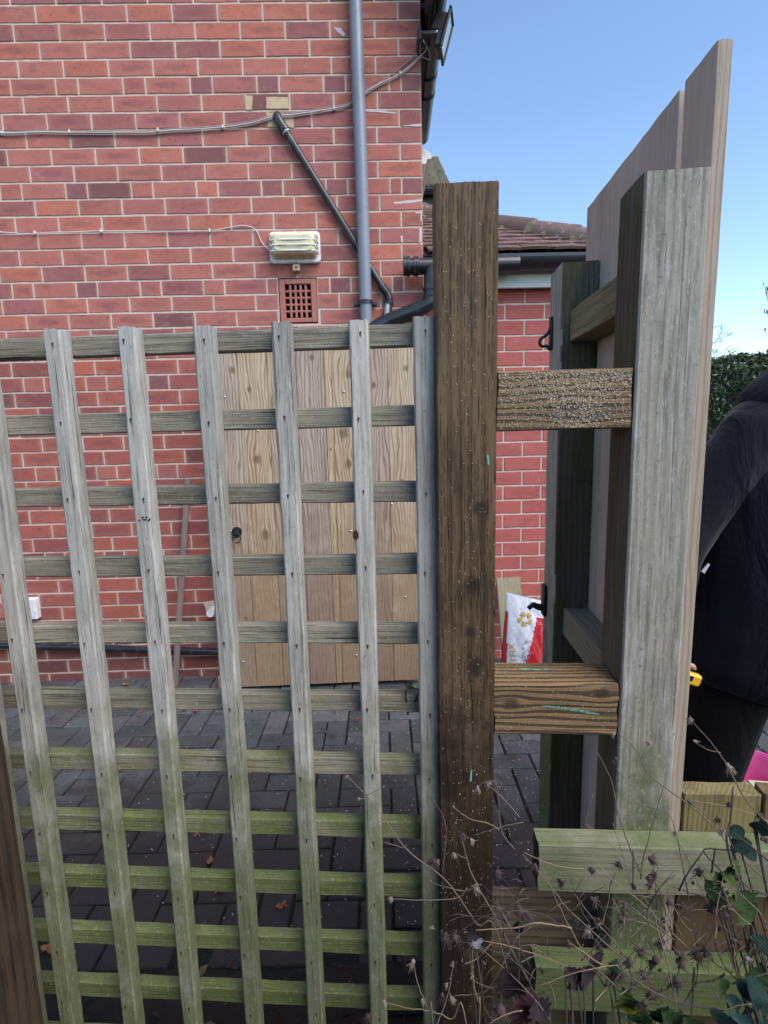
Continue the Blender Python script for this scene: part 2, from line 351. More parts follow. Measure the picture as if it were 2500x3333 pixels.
def brickmat(name, rough=.75, stainamt=.85, bs=.6):
    N = NT(name); ps = N.pos(); t = N.tint()
    n1 = N.noise(N.vmul(ps, (14, 14, 22)), 1, 6, .65); n2 = N.noise(N.vmul(ps, (90,)*3), 1, 4, .65); n3 = N.noise(N.vmul(ps, (260,)*3), 1, 3, .6)
    c = N.mix(1.0, t, N.mix(n1, (.80,.78,.80), (1.16,1.15,1.12)), 'MULTIPLY')
    c = N.mix(1.0, c, N.mix(n2, (.86,.84,.84), (1.12,1.12,1.12)), 'MULTIPLY')
    c = N.mix(N.math('MULTIPLY', N.ramp(N.noise(N.vmul(ps, (45, 45, 45)), 1, 6, .75), .575, .72), stainamt), c, (.085,.04,.04))
    c = N.mix(N.math('MULTIPLY', N.ramp(N.noise(N.vmul(ps, (8, 8, 14)), 1, 6, .7), .55, .75), .3), c, (.42,.30,.30))
    c = N.mix(N.math('MULTIPLY', N.ramp(N.noise(N.vmul(ps, (11, 11, 26)), 1, 5, .6), .52, .68), .35), c, (.17,.06,.062))
    bu, bv, bk = N.sep(N.wc()); fk = N.math('FRACT', N.math('MULTIPLY', bk, 7.3)); fk2 = N.math('FRACT', N.math('MULTIPLY', bk, 13.7))
    wn_ = N.noise(N.vmul(ps, (30, 30, 45)), 1, 6, .7)
    de = N.math('ADD', N.math('POWER', N.math('ABSOLUTE', N.math('MULTIPLY', bu, 1.25)), 2.0), N.math('POWER', N.math('ABSOLUTE', N.math('MULTIPLY', bv, 1.7)), 2.0))
    kiss = N.math('MULTIPLY', N.ramp(N.math('ADD', de, N.math('MULTIPLY_ADD', wn_, 2.2, -1.1)), 1.0, .1), N.ramp(fk, .35, .85))
    c = N.mix(N.math('MULTIPLY', kiss, .5*stainamt), c, (.16,.062,.068))
    ed = N.math('MAXIMUM', N.math('ABSOLUTE', bu), N.math('ABSOLUTE', bv))
    edm = N.math('MULTIPLY', N.ramp(N.math('ADD', ed, N.math('MULTIPLY_ADD', wn_, .5, -.25)), .80, 1.02), .42)
    c = N.mix(N.math('MULTIPLY', edm, stainamt), c, (.42,.24,.19))
    c = N.mix(N.math('MULTIPLY', N.math('MULTIPLY', N.ramp(wn_, .56, .70), N.ramp(fk2, .55, .9)), .75*stainamt), c, (.07,.045,.045))
    c = N.mix(1.0, c, N.mix(n3, (.78,.78,.78), (1.24,1.22,1.2)), 'MULTIPLY')
    N.bump(N.math('ADD', N.math('MULTIPLY', n2, .6), n3), bs, .0012)
    return N.done(c, rough, .2)
M_['brick'] = brickmat('red_brick')
M_['brick2'] = brickmat('machine_brick', stainamt=.12, bs=.25)
def mortarmat(name, col):
    N = NT(name); ps = N.pos(); n = N.noise(N.vmul(ps, (60,)*3), 1, 6, .7); n2 = N.noise(N.vmul(ps, (9,)*3), 1, 4)
    c = N.mix(n, tuple(x*.75 for x in col), tuple(x*1.2 for x in col)); c = N.mix(N.math('MULTIPLY', N.ramp(n2, .5, .75), .5), c, tuple(x*.6 for x in col))
    N.bump(n, .8, .002); return N.done(c, .95, .1)
M_['mortar'] = mortarmat('mortar', (.56,.46,.375))
M_['mortar2'] = mortarmat('pale_mortar', (.60,.50,.40))
N = NT('paving_block'); ps = N.pos(); t = N.tint(); n1 = N.noise(N.vmul(ps, (7,)*3), 1, 6, .65); n2 = N.noise(N.vmul(ps, (160,)*3), 1, 4, .7)
c = N.mix(1.0, t, N.mix(n1, (.6,.6,.62), (1.35,1.35,1.3)), 'MULTIPLY'); c = N.mix(1.0, c, N.mix(n2, (.35,.35,.35), (1.75,1.75,1.75)), 'MULTIPLY')
c = N.mix(N.math('MULTIPLY', N.ramp(N.noise(N.vmul(ps, (230,)*3), 1, 2), .66, .72), .55), c, (.42,.42,.42))
c = N.mix(N.math('MULTIPLY', N.ramp(N.noise(N.vmul(ps, (16,)*3), 1, 7, .75), .48, .68), .75), c, (.030,.028,.027))
c = N.mix(N.math('MULTIPLY', N.ramp(N.noise(N.vmul(ps, (3.5,)*3), 1, 5), .52, .7), .6), c, (.035,.052,.038))
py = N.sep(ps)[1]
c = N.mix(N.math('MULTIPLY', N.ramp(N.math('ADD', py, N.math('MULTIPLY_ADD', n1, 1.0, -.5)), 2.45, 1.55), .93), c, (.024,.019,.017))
N.bump(N.math('ADD', n2, N.noise(N.vmul(ps, (30,)*3), 1, 5, .7)), 1.0, .005); M_['block'] = N.done(c, N.math('MULTIPLY_ADD', n1, .4, .4), .45)
N = NT('joint_sand'); ps = N.pos(); n1 = N.noise(N.vmul(ps, (40,)*3), 1, 6, .7)
c = N.mix(N.ramp(n1, .5, .65), (.018,.018,.016), (.03,.045,.02)); N.bump(n1, 1, .01); M_['joint'] = N.done(c, .95, .2)
N = NT('garden_soil'); ps = N.pos(); n1 = N.noise(N.vmul(ps, (25,)*3), 1, 8, .75); n2 = N.noise(N.vmul(ps, (4,)*3), 1, 4)
c = N.mix(n1, (.012,.010,.009), (.06,.048,.038)); N.bump(n1, 1, .02); M_['soil'] = N.done(c, .95, .2)
M_['ground'] = plain('far_ground', (.07,.085,.04), .95, .2, var=.4, scale=3)
M_['pipe'] = plain('grey_pipe_plastic', (.185,.205,.25), .38, .5, var=.1, scale=18, dirt=(.12,.12,.13), dscale=9)
M_['black'] = plain('black_plastic', (.016,.017,.020), .32, .5, var=.3, dirt=(.07,.07,.075), dscale=20)
M_['gutter'] = plain('black_gutter', (.018,.019,.022), .38, .5, var=.2, dirt=(.05,.05,.05), dscale=6)
M_['iron'] = plain('black_iron', (.018,.018,.02), .45, .5, var=.3)
M_['solvent'] = plain('white_solvent_smear', (.45,.47,.5), .5, .4, dirt=(.03,.03,.035), dscale=60)
M_['white'] = plain('white_plastic', (.68,.69,.70), .45, .5, var=.06, dirt=(.35,.34,.33), dscale=25)
M_['cream'] = plain('cream_diffuser', (.60,.54,.34), .35, .5, var=.1, scale=15, dirt=(.40,.35,.22), dscale=14)
M_['brass'] = plain('cream_box', (.50,.40,.22), .5, .5, var=.1)
M_['cable_w'] = plain('white_cable', (.58,.55,.53), .5, .4)
M_['cable_g'] = plain('grey_cable', (.30,.27,.25), .6, .4)
M_['glassy'] = plain('lamp_glass', (.35,.42,.46), .12, .8, var=.05)
M_['steel'] = plain('bolt_steel', (.55,.56,.58), .35, .5, .7)
M_['rust'] = plain('nail_rust', (.05,.03,.02), .85, .2)
M_['hole'] = plain('dark_void', (.012,.009,.009), .95, .1)
M_['terracotta'] = plain('terracotta', (.36,.135,.11), .85, .2, var=.2, scale=60, bump=.4, dirt=(.42,.25,.22), dscale=90)
M_['fascia'] = plain('white_fascia', (.66,.66,.63), .5, .4, var=.06, dirt=(.42,.41,.37), dscale=7)
M_['soffit'] = plain('dark_soffit', (.022,.018,.018), .7, .3)
M_['stone'] = plain('pale_patch', (.47,.36,.23), .9, .2, var=.25, scale=40, bump=.5)
M_['smear'] = plain('lime_smear', (.52,.46,.48), .9, .2, var=.2, scale=60)
N = NT('clay_roof_tile'); ps = N.pos(); t = N.tint(); n1 = N.noise(N.vmul(ps, (18,)*3), 1, 6, .7)
c = N.mix(1.0, t, N.mix(n1, (.6,.6,.6), (1.35,1.35,1.35)), 'MULTIPLY'); c = N.mix(N.math('MULTIPLY', N.ramp(N.noise(N.vmul(ps, (9,)*3), 1, 5, .7), .55, .72), .6), c, (.12,.12,.07))
c = N.mix(N.math('MULTIPLY', N.ramp(N.noise(N.vmul(ps, (26,)*3), 1, 4, .6), .60, .66), .55), c, (.42,.38,.38))
N.bump(n1, .6, .004); M_['tile'] = N.done(c, .85, .25)
M_['hipmortar'] = plain('mossy_mortar', (.13,.125,.075), .95, .2, var=.5, scale=30, bump=1, dirt=(.28,.25,.2), dscale=25)
M_['slate'] = plain('mossy_stone_slate', (.32,.30,.23), .9, .2, var=.5, scale=14, bump=1, dirt=(.09,.095,.055), dscale=6)

# ------------------------------------------------------------------ ground
mb = MB(); mb.add([(-400,-400,0),(400,-400,0),(400,900,0),(-400,900,0)], [(0,1,2,3)]); mb.build('ground', M_['ground'], kind='structure')
mb = MB(); nx, ny = 60, 26; x0, x1, y0, y1 = -4, 4, -1.2, 1.22; vs = []
for j in range(ny+1):
    for i in range(nx+1):
        x = x0+(x1-x0)*i/nx; y = y0+(y1-y0)*j/ny
        vs.append((x, y, .055+.022*noise.noise(Vector((x*6, y*6, 0)))+.012*noise.noise(Vector((x*22, y*22, 3)))))
mb.add(vs, [(j*(nx+1)+i, j*(nx+1)+i+1, (j+1)*(nx+1)+i+1, (j+1)*(nx+1)+i) for j in range(ny) for i in range(nx)])
mb.build('soil_bed', M_['soil'], kind='structure', smooth=True)
mb = MB(); mb.add([(-5,1.1,G-.010),(9,1.1,G-.010),(9,9.5,G-.010),(-5,9.5,G-.010)], [(0,1,2,3)], 1)
S = .1015; g = .0025; cols = [(.088,.092,.103), (.100,.098,.102), (.080,.086,.097), (.108,.107,.110), (.085,.095,.097)]
def block(ax, ay, bx, by):
    ax += R.uniform(-.0015,.0015); by += R.uniform(-.002,.002)
    if bx < -5 or ax > 9 or ay < 1.12 or by > 9.4: return
    if ax < -3.4 and ay > 2: return
    dz = R.uniform(-.002, .002); t1, t2 = R.uniform(-.0015, .0015), R.uniform(-.0015, .0015); c = R.choice(cols); k = R.uniform(.7, 1.25); e = .005
    z = G+dz; vs = []
    for (X, Y, i) in ((ax,ay,0),(bx,ay,1),(bx,by,2),(ax,by,3)):
        sx = 1 if X == ax else -1; sy = 1 if Y == ay else -1
        zz = z+(t1 if i in (0,1) else -t1)+(t2 if i in (0,3) else -t2)
        vs.append((X+sx*g, Y+sy*g, zz-.014)); vs.append((X+sx*(g+e*.3), Y+sy*(g+e*.3), zz-.004)); vs.append((X+sx*(g+e), Y+sy*(g+e), zz))
    fs = [(2,5,8,11)]
    for i in range(4):
        a, b = i*3, ((i+1)%4)*3; fs += [(a,b,b+1,a+1),(a+1,b+1,b+2,a+2)]
    mb.add(vs, fs, 0, None, tuple(q*k for q in c))
for j in range(-60, 110):          # 90 degree herringbone of 2:1 blocks
    for i in range(-70, 110):
        X, Y = i*S, j*S; m = (i-j) % 4
        if m == 0: block(X, Y, X+2*S, Y+S)
        elif m == 3: block(X, Y, X+S, Y+2*S) if True else None
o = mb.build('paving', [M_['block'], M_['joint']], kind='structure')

# ------------------------------------------------------------------ main house
BL, BH = .2235, .0809
def brick(mb, a0, a1, z0, z1, p, col, jt=.0047, dep=.006, rr=R):
    a0 += jt; a1 -= jt; z0 += jt; z1 -= jt
    if a1-a0 < .012: return
    dp = rr.uniform(-.0012, .0012); e = .0022; nx = max(2, int((a1-a0)/.03))
    def w(k): return rr.uniform(-.0015, .0012)
    bot = [(a0+(a1-a0)*i/nx, z0+w(0)) for i in range(nx+1)]; top = [(a1-(a1-a0)*i/nx, z1+w(0)) for i in range(nx+1)]
    prof = bot+top; n = len(prof); cx, cz = (a0+a1)/2, (z0+z1)/2; vs = []
    for (x, z) in prof: vs.append((x, p+dep, z))
    for (x, z) in prof: vs.append((x, p+dp+.0012, z))
    for (x, z) in prof: vs.append((x+(e if x < a0+.001 else -e if x > a1-.001 else 0), p+dp, z+(e if z < cz else -e)))
    fs = [tuple(2*n+i for i in range(n))]
    for i in range(n):
        j = (i+1) % n; fs += [(i, j, n+j, n+i), (n+i, n+j, 2*n+j, 2*n+i)]
    k_ = rr.random(); wc_ = [((x-cx)/(a1-a0)*2, (z-cz)/(z1-z0)*2, k_*9) for x, _, z in vs]
    mb.add(vs, fs, 0, wc_, col)
def bcol(rr, kind=0):
    x = rr.random()
    if kind == 1: base = (.225,.092,.095) if x < .55 else (.33,.115,.095)
    elif x < .48: base = (.345,.126,.104)
    elif x < .70: base = (.300,.110,.103)
    elif x < .87: base = (.385,.132,.096)
    elif x < .975: base = (.255,.098,.094)
    else: base = (.185,.078,.074)
    k = rr.uniform(.98, 1.18); return tuple(c*k for c in base)
WP = 2.98; WC = .296
house = Thing('brick_house', 'red brick house with a tall gable wall, black side gutter and pipes, behind the trellis', 'house', H, (-1.0, WP, G))
mb = MB(); rr = random.Random(3)
AIR = (-.484, -.278)
mort = []
for j in range(-26, 60):
    z0 = 2.130+BH*j; z1 = z0+BH
    if z0 > 5.6: break
    left = -4.6 + max(0, (z0-3.6))*1.15; right = WC - max(0, (z0-3.75))*1.15
    if z0 < 0: continue
    fl = (j % 6 == 1)
    if fl:
        edges = []; x = -.093; xs = [x]
        k = 0
        while x > -4.7: x -= (.1115 if k % 2 == 0 else .2245); k += 1; xs.append(x)
        xs = xs[::-1]; xs += [.130, .190, .296+.004]
    elif j % 2 == 0: xs = [.296+.004 - .004 - .006 + .01 - BL*k for k in range(22)][::-1]; xs = [.066+BL*k for k in range(-21, 1)]+[.2965]
    else: xs = [-.0415+BL*k for k in range(-21, 2)]+[.2965]
    off = rr.uniform(-.004, .004)
    for a, b in zip(xs[:-1], xs[1:]):
        if b < .29: b += off
        if a > -4.7: a += off
        if b < left or a > right: continue
        hd = (b-a) < .15
        col = bcol(rr, 1 if (hd and fl and rr.random() < .75) else 0)
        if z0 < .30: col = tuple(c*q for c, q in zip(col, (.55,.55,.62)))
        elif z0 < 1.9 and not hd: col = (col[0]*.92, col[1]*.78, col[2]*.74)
        segs = [(a, b)]
        if 2.045 < (z0+z1)/2 < 2.295:
            segs = []
            if a < AIR[0]: segs.append((a, min(b, AIR[0])))
            if b > AIR[1]: segs.append((max(a, AIR[1]), b))
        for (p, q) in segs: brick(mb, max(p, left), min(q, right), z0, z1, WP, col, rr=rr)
# mortar sheet with a hole behind the air brick
ym = WP+.0035
def sheet(a0, a1, z0, z1): mb.add([(a0,ym,z0),(a1,ym,z0),(a1,ym,z1),(a0,ym,z1)], [(0,1,2,3)], 1)
zb0, zb1 = 2.056, 2.292
sheet(-4.6, AIR[0], 0, 3.6); sheet(AIR[1], WC-.003, 0, 3.6); sheet(AIR[0], AIR[1], 0, zb0); sheet(AIR[0], AIR[1], zb1, 3.6)
mb.add([(-4.6,ym,3.6),(WC-.003,ym,3.6),(WC-.003,ym,3.75),(-1.6,ym,5.5),(-2.7,ym,5.5),(-4.6,ym,3.75)], [(0,1,2,3,4,5)], 1)
mb.box((WC-.0035,ym,0),(WC-.003,WP+6,3.6), 1); mb.box((-4.6,WP+.15,0),(WC-.05,WP+.16,3.6), 1)
wall = house.part('wall', mb, [M_['brick'], M_['mortar']])
# pale patched bricks and old lime marks (thin coats of mortar on the wall)
def patch(name, px, mat, th=.0016, wob=.002, fr=H, p=WP, n=5):
    m = MB(); pts = [Vector(fr.at(x, y, p-th)) for x, y in px]; ring = []
    for i, q in enumerate(pts):
        nq = pts[(i+1) % len(pts)]
        for k in range(n):
            v = q.lerp(nq, k/n); ring.append((v.x+R.uniform(-wob, wob), v.y, v.z+R.uniform(-wob, wob)))
    nn = len(ring); m.add(ring+[(a, p+.004, c) for a, b, c in ring], [tuple(range(nn))]+[(i, nn+i, nn+(i+1) % nn, (i+1) % nn) for i in range(nn)])
    return house.part(name, m, mat, wall)
patch('mortar_patch', [(872,368),(905,366),(955,372),(958,415),(872,412)], M_['stone'])
patch('mortar_patch', [(866,314),(938,316),(940,354),(866,352)], M_['stone'])
patch('mortar_patch', [(798,310),(822,312),(820,358),(800,356)], M_['stone'])
patch('mortar_patch', [(660,1960),(700,1955),(708,2010),(680,2005)], M_['mortar'])
for pts in ([(1190,356),(1245,360),(1290,366),(1285,370),(1240,366),(1190,362)], [(1282,658),(1330,652),(1375,648),(1375,655),(1330,660),(1285,664)],
            [(1352,690),(1374,688),(1373,720),(1370,720),(1369,694),(1352,694)], [(1305,410),(1370,402),(1373,412),(1330,410)], [(1085,86),(1110,92),(1125,112),(1118,118),(1100,104)],
            [(1305,765),(1312,768),(1312,790),(1306,788)], [(1365,740),(1373,742),(1372,800),(1366,790)]):
    patch('lime_smear', pts, M_['smear'], .0012, .0012)
patch('pipe_shadow_stain', [(1130,705),(1140,708),(1142,722),(1165,738),(1165,760),(1150,748),(1130,728)], M_['black'], .001, .001) if False else None
# air brick
ab = MB(); a0, a1 = AIR[0]+.004, AIR[1]-.004; z0, z1 = 2.062, 2.286
fw = .03
ab.bbox((a0,WP-.001,z0),(a0+fw,WP+.03,z1)); ab.bbox((a1-fw,WP-.001,z0),(a1,WP+.03,z1)); ab.bbox((a0+fw,WP-.001,z0),(a1-fw,WP+.03,z0+fw*.8)); ab.bbox((a0+fw,WP-.001,z1-fw*.9),(a1-fw,WP+.03,z1))
ia0, ia1, iz0, iz1 = a0+fw, a1-fw, z0+fw*.8, z1-fw*.9
pa, pz = (ia1-ia0)/5, (iz1-iz0)/5; bw = .0125
for k in range(1, 5):
    ab.bbox((ia0+pa*k-bw/2,WP+.004,iz0),(ia0+pa*k+bw/2,WP+.03,iz1), .004); ab.bbox((ia0,WP+.0055,iz0+pz*k-bw/2),(ia1,WP+.03,iz0+pz*k+bw/2), .004)
abo = house.part('air_brick', ab, M_['terracotta'])
hb = MB(); hb.box((a0-.01,WP+.031,z0-.01),(a1+.01,WP+.04,z1+.01)); house.part('air_brick_void', hb, M_['hole'], abo)
# small air vent low down at the far left
vb = MB(); q0 = H.at(0,1962,WP); q1 = H.at(42,2012,WP)
vb.bbox((q0[0]-.12,WP-.004,q1[2]),(q1[0],WP+.002,q0[2])); house.part('low_vent', vb, M_['terracotta'])
# grey rain downpipe
dp = house.part
mb = MB(); top = H.at(1152,-60,2.93); mid = H.at(1190,972,2.93); low = (mid[0]+.002, 2.93, .12)
mb.tube([(mid[0]-.0005*(3.7-mid[2])/.5-.013+.001, 2.93, 4.2), (mid[0], 2.93, mid[2]-.002)], .0325, 28, cap=True)
mb.tube([mid, (mid[0], 2.93, mid[2]-.03), (mid[0], 2.93, mid[2]-.032), low], [.0345,.0345,.0305,.0305], 28)
dpo = house.part('downpipe', mb, M_['pipe'], smooth=True, angle=40)
mb = MB(); zb = mid[2]-.018
mb.tube([(mid[0],2.93,zb+.008),(mid[0],2.93,zb-.008)], .0375, 28); mb.bbox((mid[0]-.062,2.955,zb-.008),(mid[0]+.062,2.978,zb+.008), .002)
for sx in (-1,1): mb.tube([(mid[0]+sx*.052,2.95,zb),(mid[0]+sx*.052,2.978,zb)], .011, 14)
house.part('pipe_bracket', mb, M_['black'], dpo, smooth=True, angle=40)
# thin black waste pipe running diagonally
P = lambda x, y, p=2.955: H.at(x, y, p)
mb = MB(); e0 = P(908,392); e1 = P(1246,936)
mb.tube([e0, e1], .0175, 20)
mb.tube([e1, P(1262,955), P(1268,975)], .0195, 20); mb.tube([P(1268,975), P(1262,1045)], .0175, 20)
wo = house.part('waste_pipe', mb, M_['black'], smooth=True, angle=50)
mb = MB(); a = Vector(e0); b = Vector(e1); dr = (b-a).normalized()
mb.tube([Vector(H.at(903,378,2.985)), Vector(H.at(903,382,2.95)), a+dr*.005, a+dr*.045], [.022,.023,.023,.023], 20); mb.tube([a+dr*.045, a+dr*.06], .026, 20)
house.part('pipe_elbow', mb, M_['black'], wo, smooth=True, angle=50)
mb = MB(); mb.tube([a+dr*.0605, a+dr*.070], .0215, 20); house.part('solvent_ring', mb, M_['solvent'], wo, smooth=True, angle=50)
mb = MB(); q = Vector(P(1264,990)); mb.tube([q, Vector(P(1261,1030))], .0182, 20)
house.part('solvent_smear', mb, M_['solvent'], wo, smooth=True, angle=50)
mb = MB(); mb.tube([b-dr*.012, b+dr*.004], .023, 20); house.part('pipe_collar', mb, M_['black'], wo, smooth=True, angle=50)
mb = MB(); mb.tube([Vector(P(1269,982)), Vector(P(1266,990))], .022, 20)
house.part('pipe_collar', mb, M_['black'], wo, smooth=True, angle=50)
# fat soil pipe with its tee beside the brown post
mb = MB(); z = 2.338*1-.0; s0 = H.at(1313,868,2.90); zz = s0[2]; ax = s0[0]
mb.tube([(ax+.02,2.90,zz),(ax+.60,2.90,zz+.004)], .040, 28)
tee = H.at(1404,868,2.90); mb.tube([(tee[0],2.90,zz), (tee[0],2.90,zz-.13)], .040, 28)
el = [(tee[0],2.90,zz-.12),(tee[0]-.005,2.90,zz-.155),(tee[0]-.04,2.90,zz-.20)]
b2 = H.at(1262,1046,2.92); mb.tube(catmull(el+[b2], 6), .040, 28); mb.tube([b2, (b2[0]-.2,2.92,b2[2]-.1)], .040, 28)
so = house.part('soil_pipe', mb, M_['black'], smooth=True, angle=50)
mb = MB()
for (u0, u1, r) in ((0,.018,.046),(.019,.033,.049),(.050,.066,.047),(.067,.076,.049)): mb.tube([(ax+u0,2.90,zz),(ax+u1,2.90,zz)], r, 28)
house.part('pipe_end_cap', mb, M_['black'], so, smooth=True, angle=50)
for k in (-.115,-.15):
    mb = MB(); mb.tube([(tee[0],2.90,zz+k+.008),(tee[0],2.90,zz+k-.004)], .0445, 28); house.part('pipe_collar', mb, M_['black'], so, smooth=True, angle=50)
# low black pipe
mb = MB(); l0 = H.at(0,2100,2.94); l1 = H.at(705,2121,2.94)
mb.tube([(-4.5,2.94,l0[2]+.14), l0, l1, (l1[0]+.35,2.94,l1[2]-.02)], .020, 16); house.part('low_pipe', mb, M_['black'], smooth=True)
# white overflow stub
mb = MB(); q = H.at(694,1986,2.97); mb.tube([(q[0],3.0,q[2]),(q[0],2.91,q[2])], .022, 18); house.part('overflow_pipe', mb, M_['white'], smooth=True, angle=50)
# white meter box
mb = MB(); q = H.at(113,1980,2.955); mb.bbox((q[0]-.11,2.935,q[2]-.062),(q[0]+.02,2.98,q[2]+.062), .006); house.part('meter_box', mb, M_['white'])
# cables
def cable(name, pts, r, mat, sep=0):
    m = MB(); c = catmull(pts, 8)
    c = [Vector((v.x, v.y, v.z+noise.noise(Vector((v.x*7, sep, 0)))*.004+sep)) for v in c]
    m.tube(c, r, 8); return house.part(name, m, mat, smooth=True)
cp = [(-150,430),(0,432),(165,430),(330,431),(460,431),(560,424),(640,420),(730,413),(820,399),(900,378),(985,368),(1085,353),(1140,335),(1190,300),(1250,266),(1300,240),(1345,205),(1372,180)]
cab = cable('cable', [(-4.5,2.968,3.0)]+[H.at(x,y,2.968) for x,y in cp]+[H.at(1388,158,2.955), H.at(1378,130,3.0)], .0027, M_['cable_w'])
cable('cable', [(-4.5,2.971,3.0)]+[H.at(x,y+3,2.971) for x,y in cp]+[H.at(1400,190,2.95),H.at(1392,150,2.94),H.at(1376,130,3.0)], .0026, M_['cable_g'], -.0055)
cable('cable', [(-4.5,2.972,3.0)]+[H.at(x,y-1,2.972) for x,y in cp[:-3]]+[H.at(1378,160,2.97)], .0024, M_['cable_g'], .0055)
lo = cable('light_cable', [(-4.5,2.972,2.54)]+[H.at(x,y,2.972) for x,y in [(-150,758),(0,757),(120,759),(330,752),(540,753),(680,751),(745,741),(795,734),(832,748),(852,788),(876,815)]], .0026, M_['cable_w'])
def clip(x, y, par):
    m = MB(); q = H.at(x, y, 2.972); m.bbox((q[0]-.004,2.960,q[2]-.008),(q[0]+.004,2.980,q[2]+.008), .002); m.tube([(q[0],2.956,q[2]-.007),(q[0],2.979,q[2]-.007)], .003, 8); house.part('cable_clip', m, M_['cable_w'], par)
for x, y in ((228,430),(515,424),(726,414),(1088,354),(1302,240)): clip(x, y, cab)
for x, y in ((115,758),(330,752),(683,751)): clip(x, y, lo)
# roof, side soffit and gutter of the main house
gz = 3.53
def garc(c, r, n=10, a0=180, a1=360): return [(c[0]+r*math.cos(math.radians(a0+(a1-a0)*k/n)), c[1]+r*math.sin(math.radians(a0+(a1-a0)*k/n))) for k in range(n+1)]
def gutter_mesh(mb, p0, p1, r, side, th=.004, n=12):
    # half round channel from p0 to p1; side = horizontal unit vector across
    p0, p1, side = Vector(p0), Vector(p1), Vector(side); out = garc((0,0), r, n); inn = garc((0,0), r-th, n)[::-1]; pr = out+inn
    vs = [p + side*x + Vector((0,0,z)) for p in (p0, p1) for x, z in pr]; m = len(pr)
    mb.add(vs, [(i, (i+1) % m, m+(i+1) % m, m+i) for i in range(m)]+[tuple(range(m))[::-1], tuple(range(m, 2*m))])
mb = MB(); ga0, gp0, ga1, gp1 = .352, 2.86, .400, 4.10
gutter_mesh(mb, (ga0-.0, 2.60, gz), (ga1, gp1, gz), .052, (1,0,0))
go = house.part('gutter', mb, M_['gutter'], smooth=True, angle=40)
for p_ in (3.42, 3.60):
    a_ = ga0+(ga1-ga0)*(p_-2.86)/1.24; mb = MB(); mb.tube([(a_,p_-.02,gz-.004),(a_,p_+.02,gz-.004)], .058, 24)
    house.part('gutter_joint', mb, M_['gutter'], go, smooth=True, angle=40)
mb = MB(); mb.box((WC,2.96,gz+.01),(.345,9,gz+.03)); mb.box((.330,2.6,gz-.09),(.344,4.1,gz+.05)); mb.box((WC+.001,3.0,gz-.13),(.330,4.1,gz-.09)); house.part('soffit', mb, M_['soffit'])
mb = MB(); q0 = H.at(1380,470,4.12); q1 = H.at(1404,503,4.12); q2 = H.at(1380,535,4.12)
pr = [(WC, q0[2]+.02), (q1[0]-.03, q1[2]+.03), (q1[0], q1[2]), (q1[0], q1[2]-.025), (q1[0]-.03, q1[2]-.03), (q1[0]-.04, q1[2]-.06), (WC+.05, q2[2]), (WC, q2[2])]
vs = [(a, p, z) for p in (4.12, 5.6) for a, z in pr]; m_ = len(pr)
mb.add(vs, [(i,(i+1)%m_,m_+(i+1)%m_,m_+i) for i in range(m_)]+[tuple(range(m_))[::-1], tuple(range(m_,2*m_))]); house.part('bay_cornice', mb, M_['fascia'])
mb = MB()    # tiled roof slopes over the gable
for sg in (1,-1):
    e = .36 if sg > 0 else -4.7
    mb.add([(e,2.80,gz+.08),(e,9,gz+.08),(-2.15,9,6.0),(-2.15,2.80,6.0),(e,2.80,gz+.14),(e,9,gz+.14),(-2.15,9,6.07),(-2.15,2.80,6.07)], [(0,1,2,3),(4,5,6,7),(0,3,7,4),(0,1,5,4),(1,2,6,5),(3,2,6,7)], 0, None, (.25,.12,.10))
house.part('roof', mb, M_['tile'])

# bulkhead lamp
B = H.at(962,810,WP); ba, bz = B[0], B[2]-.0
lamp = Thing('bulkhead_light', 'white bulkhead wall light with a yellowed ribbed cover above the terracotta air brick', 'light', H, (ba, WP, bz))
def rrect(w_, h_, r, n=5):
    o_ = []
    for (cx, cy, a0) in ((w_-r,h_-r,0),(-w_+r,h_-r,90),(-w_+r,-h_+r,180),(w_-r,-h_+r,270)):
        for k in range(n+1): a_ = math.radians(a0+90*k/n); o_.append((cx+r*math.cos(a_), cy+r*math.sin(a_)))
    return o_
def loft(mb, rings, cap0=True, cap1=True, mat=0):
    n = len(rings[0]); vs = [v for r_ in rings for v in r_]; fs = []
    for i in range(len(rings)-1):
        for k in range(n): fs.append((i*n+k, i*n+(k+1) % n, (i+1)*n+(k+1) % n, (i+1)*n+k))
    if cap0: fs.append(tuple(range(n))[::-1])
    if cap1: fs.append(tuple((len(rings)-1)*n+k for k in range(n)))
    mb.add(vs, fs, mat)
def rr_ring(w_, h_, r, p): return [(ba+x, p, bz+y) for x, y in rrect(w_, h_, r)]
mb = MB(); loft(mb, [rr_ring(.133,.078,.022,2.978), rr_ring(.133,.078,.022,2.958), rr_ring(.129,.074,.02,2.953), rr_ring(.118,.062,.018,2.952)][::-1]); lamp.part('housing', mb, M_['white'], smooth=True, angle=30)
mb = MB(); loft(mb, [rr_ring(.117,.060,.02,2.953), rr_ring(.115,.058,.02,2.925), rr_ring(.108,.048,.02,2.895), rr_ring(.095,.036,.018,2.884)][::-1]); lamp.part('diffuser', mb, M_['cream'], smooth=True, angle=25)
for zo, dpz in ((.044,.013),(.018,.003),(-.008,.0),(-.034,.006)):
    mb = MB(); pts = [(ba-.121,2.956,bz+zo),(ba-.120,2.915,bz+zo-.001),(ba-.108,2.888+dpz,bz+zo-.002),(ba,2.876+dpz,bz+zo-.004),(ba+.108,2.888+dpz,bz+zo-.002),(ba+.120,2.915,bz+zo-.001),(ba+.121,2.956,bz+zo)]
    mb.tube(catmull(pts, 5), .0032, 8); lamp.part('guard_wire', mb, M_['white'], smooth=True)
mb = MB(); q = H.at(965,872,2.955); mb.bbox((q[0]-.019,2.945,q[2]-.017),(q[0]+.019,2.978,q[2]+.017), .003); so_ = lamp.part('sensor', mb, M_['brass'])
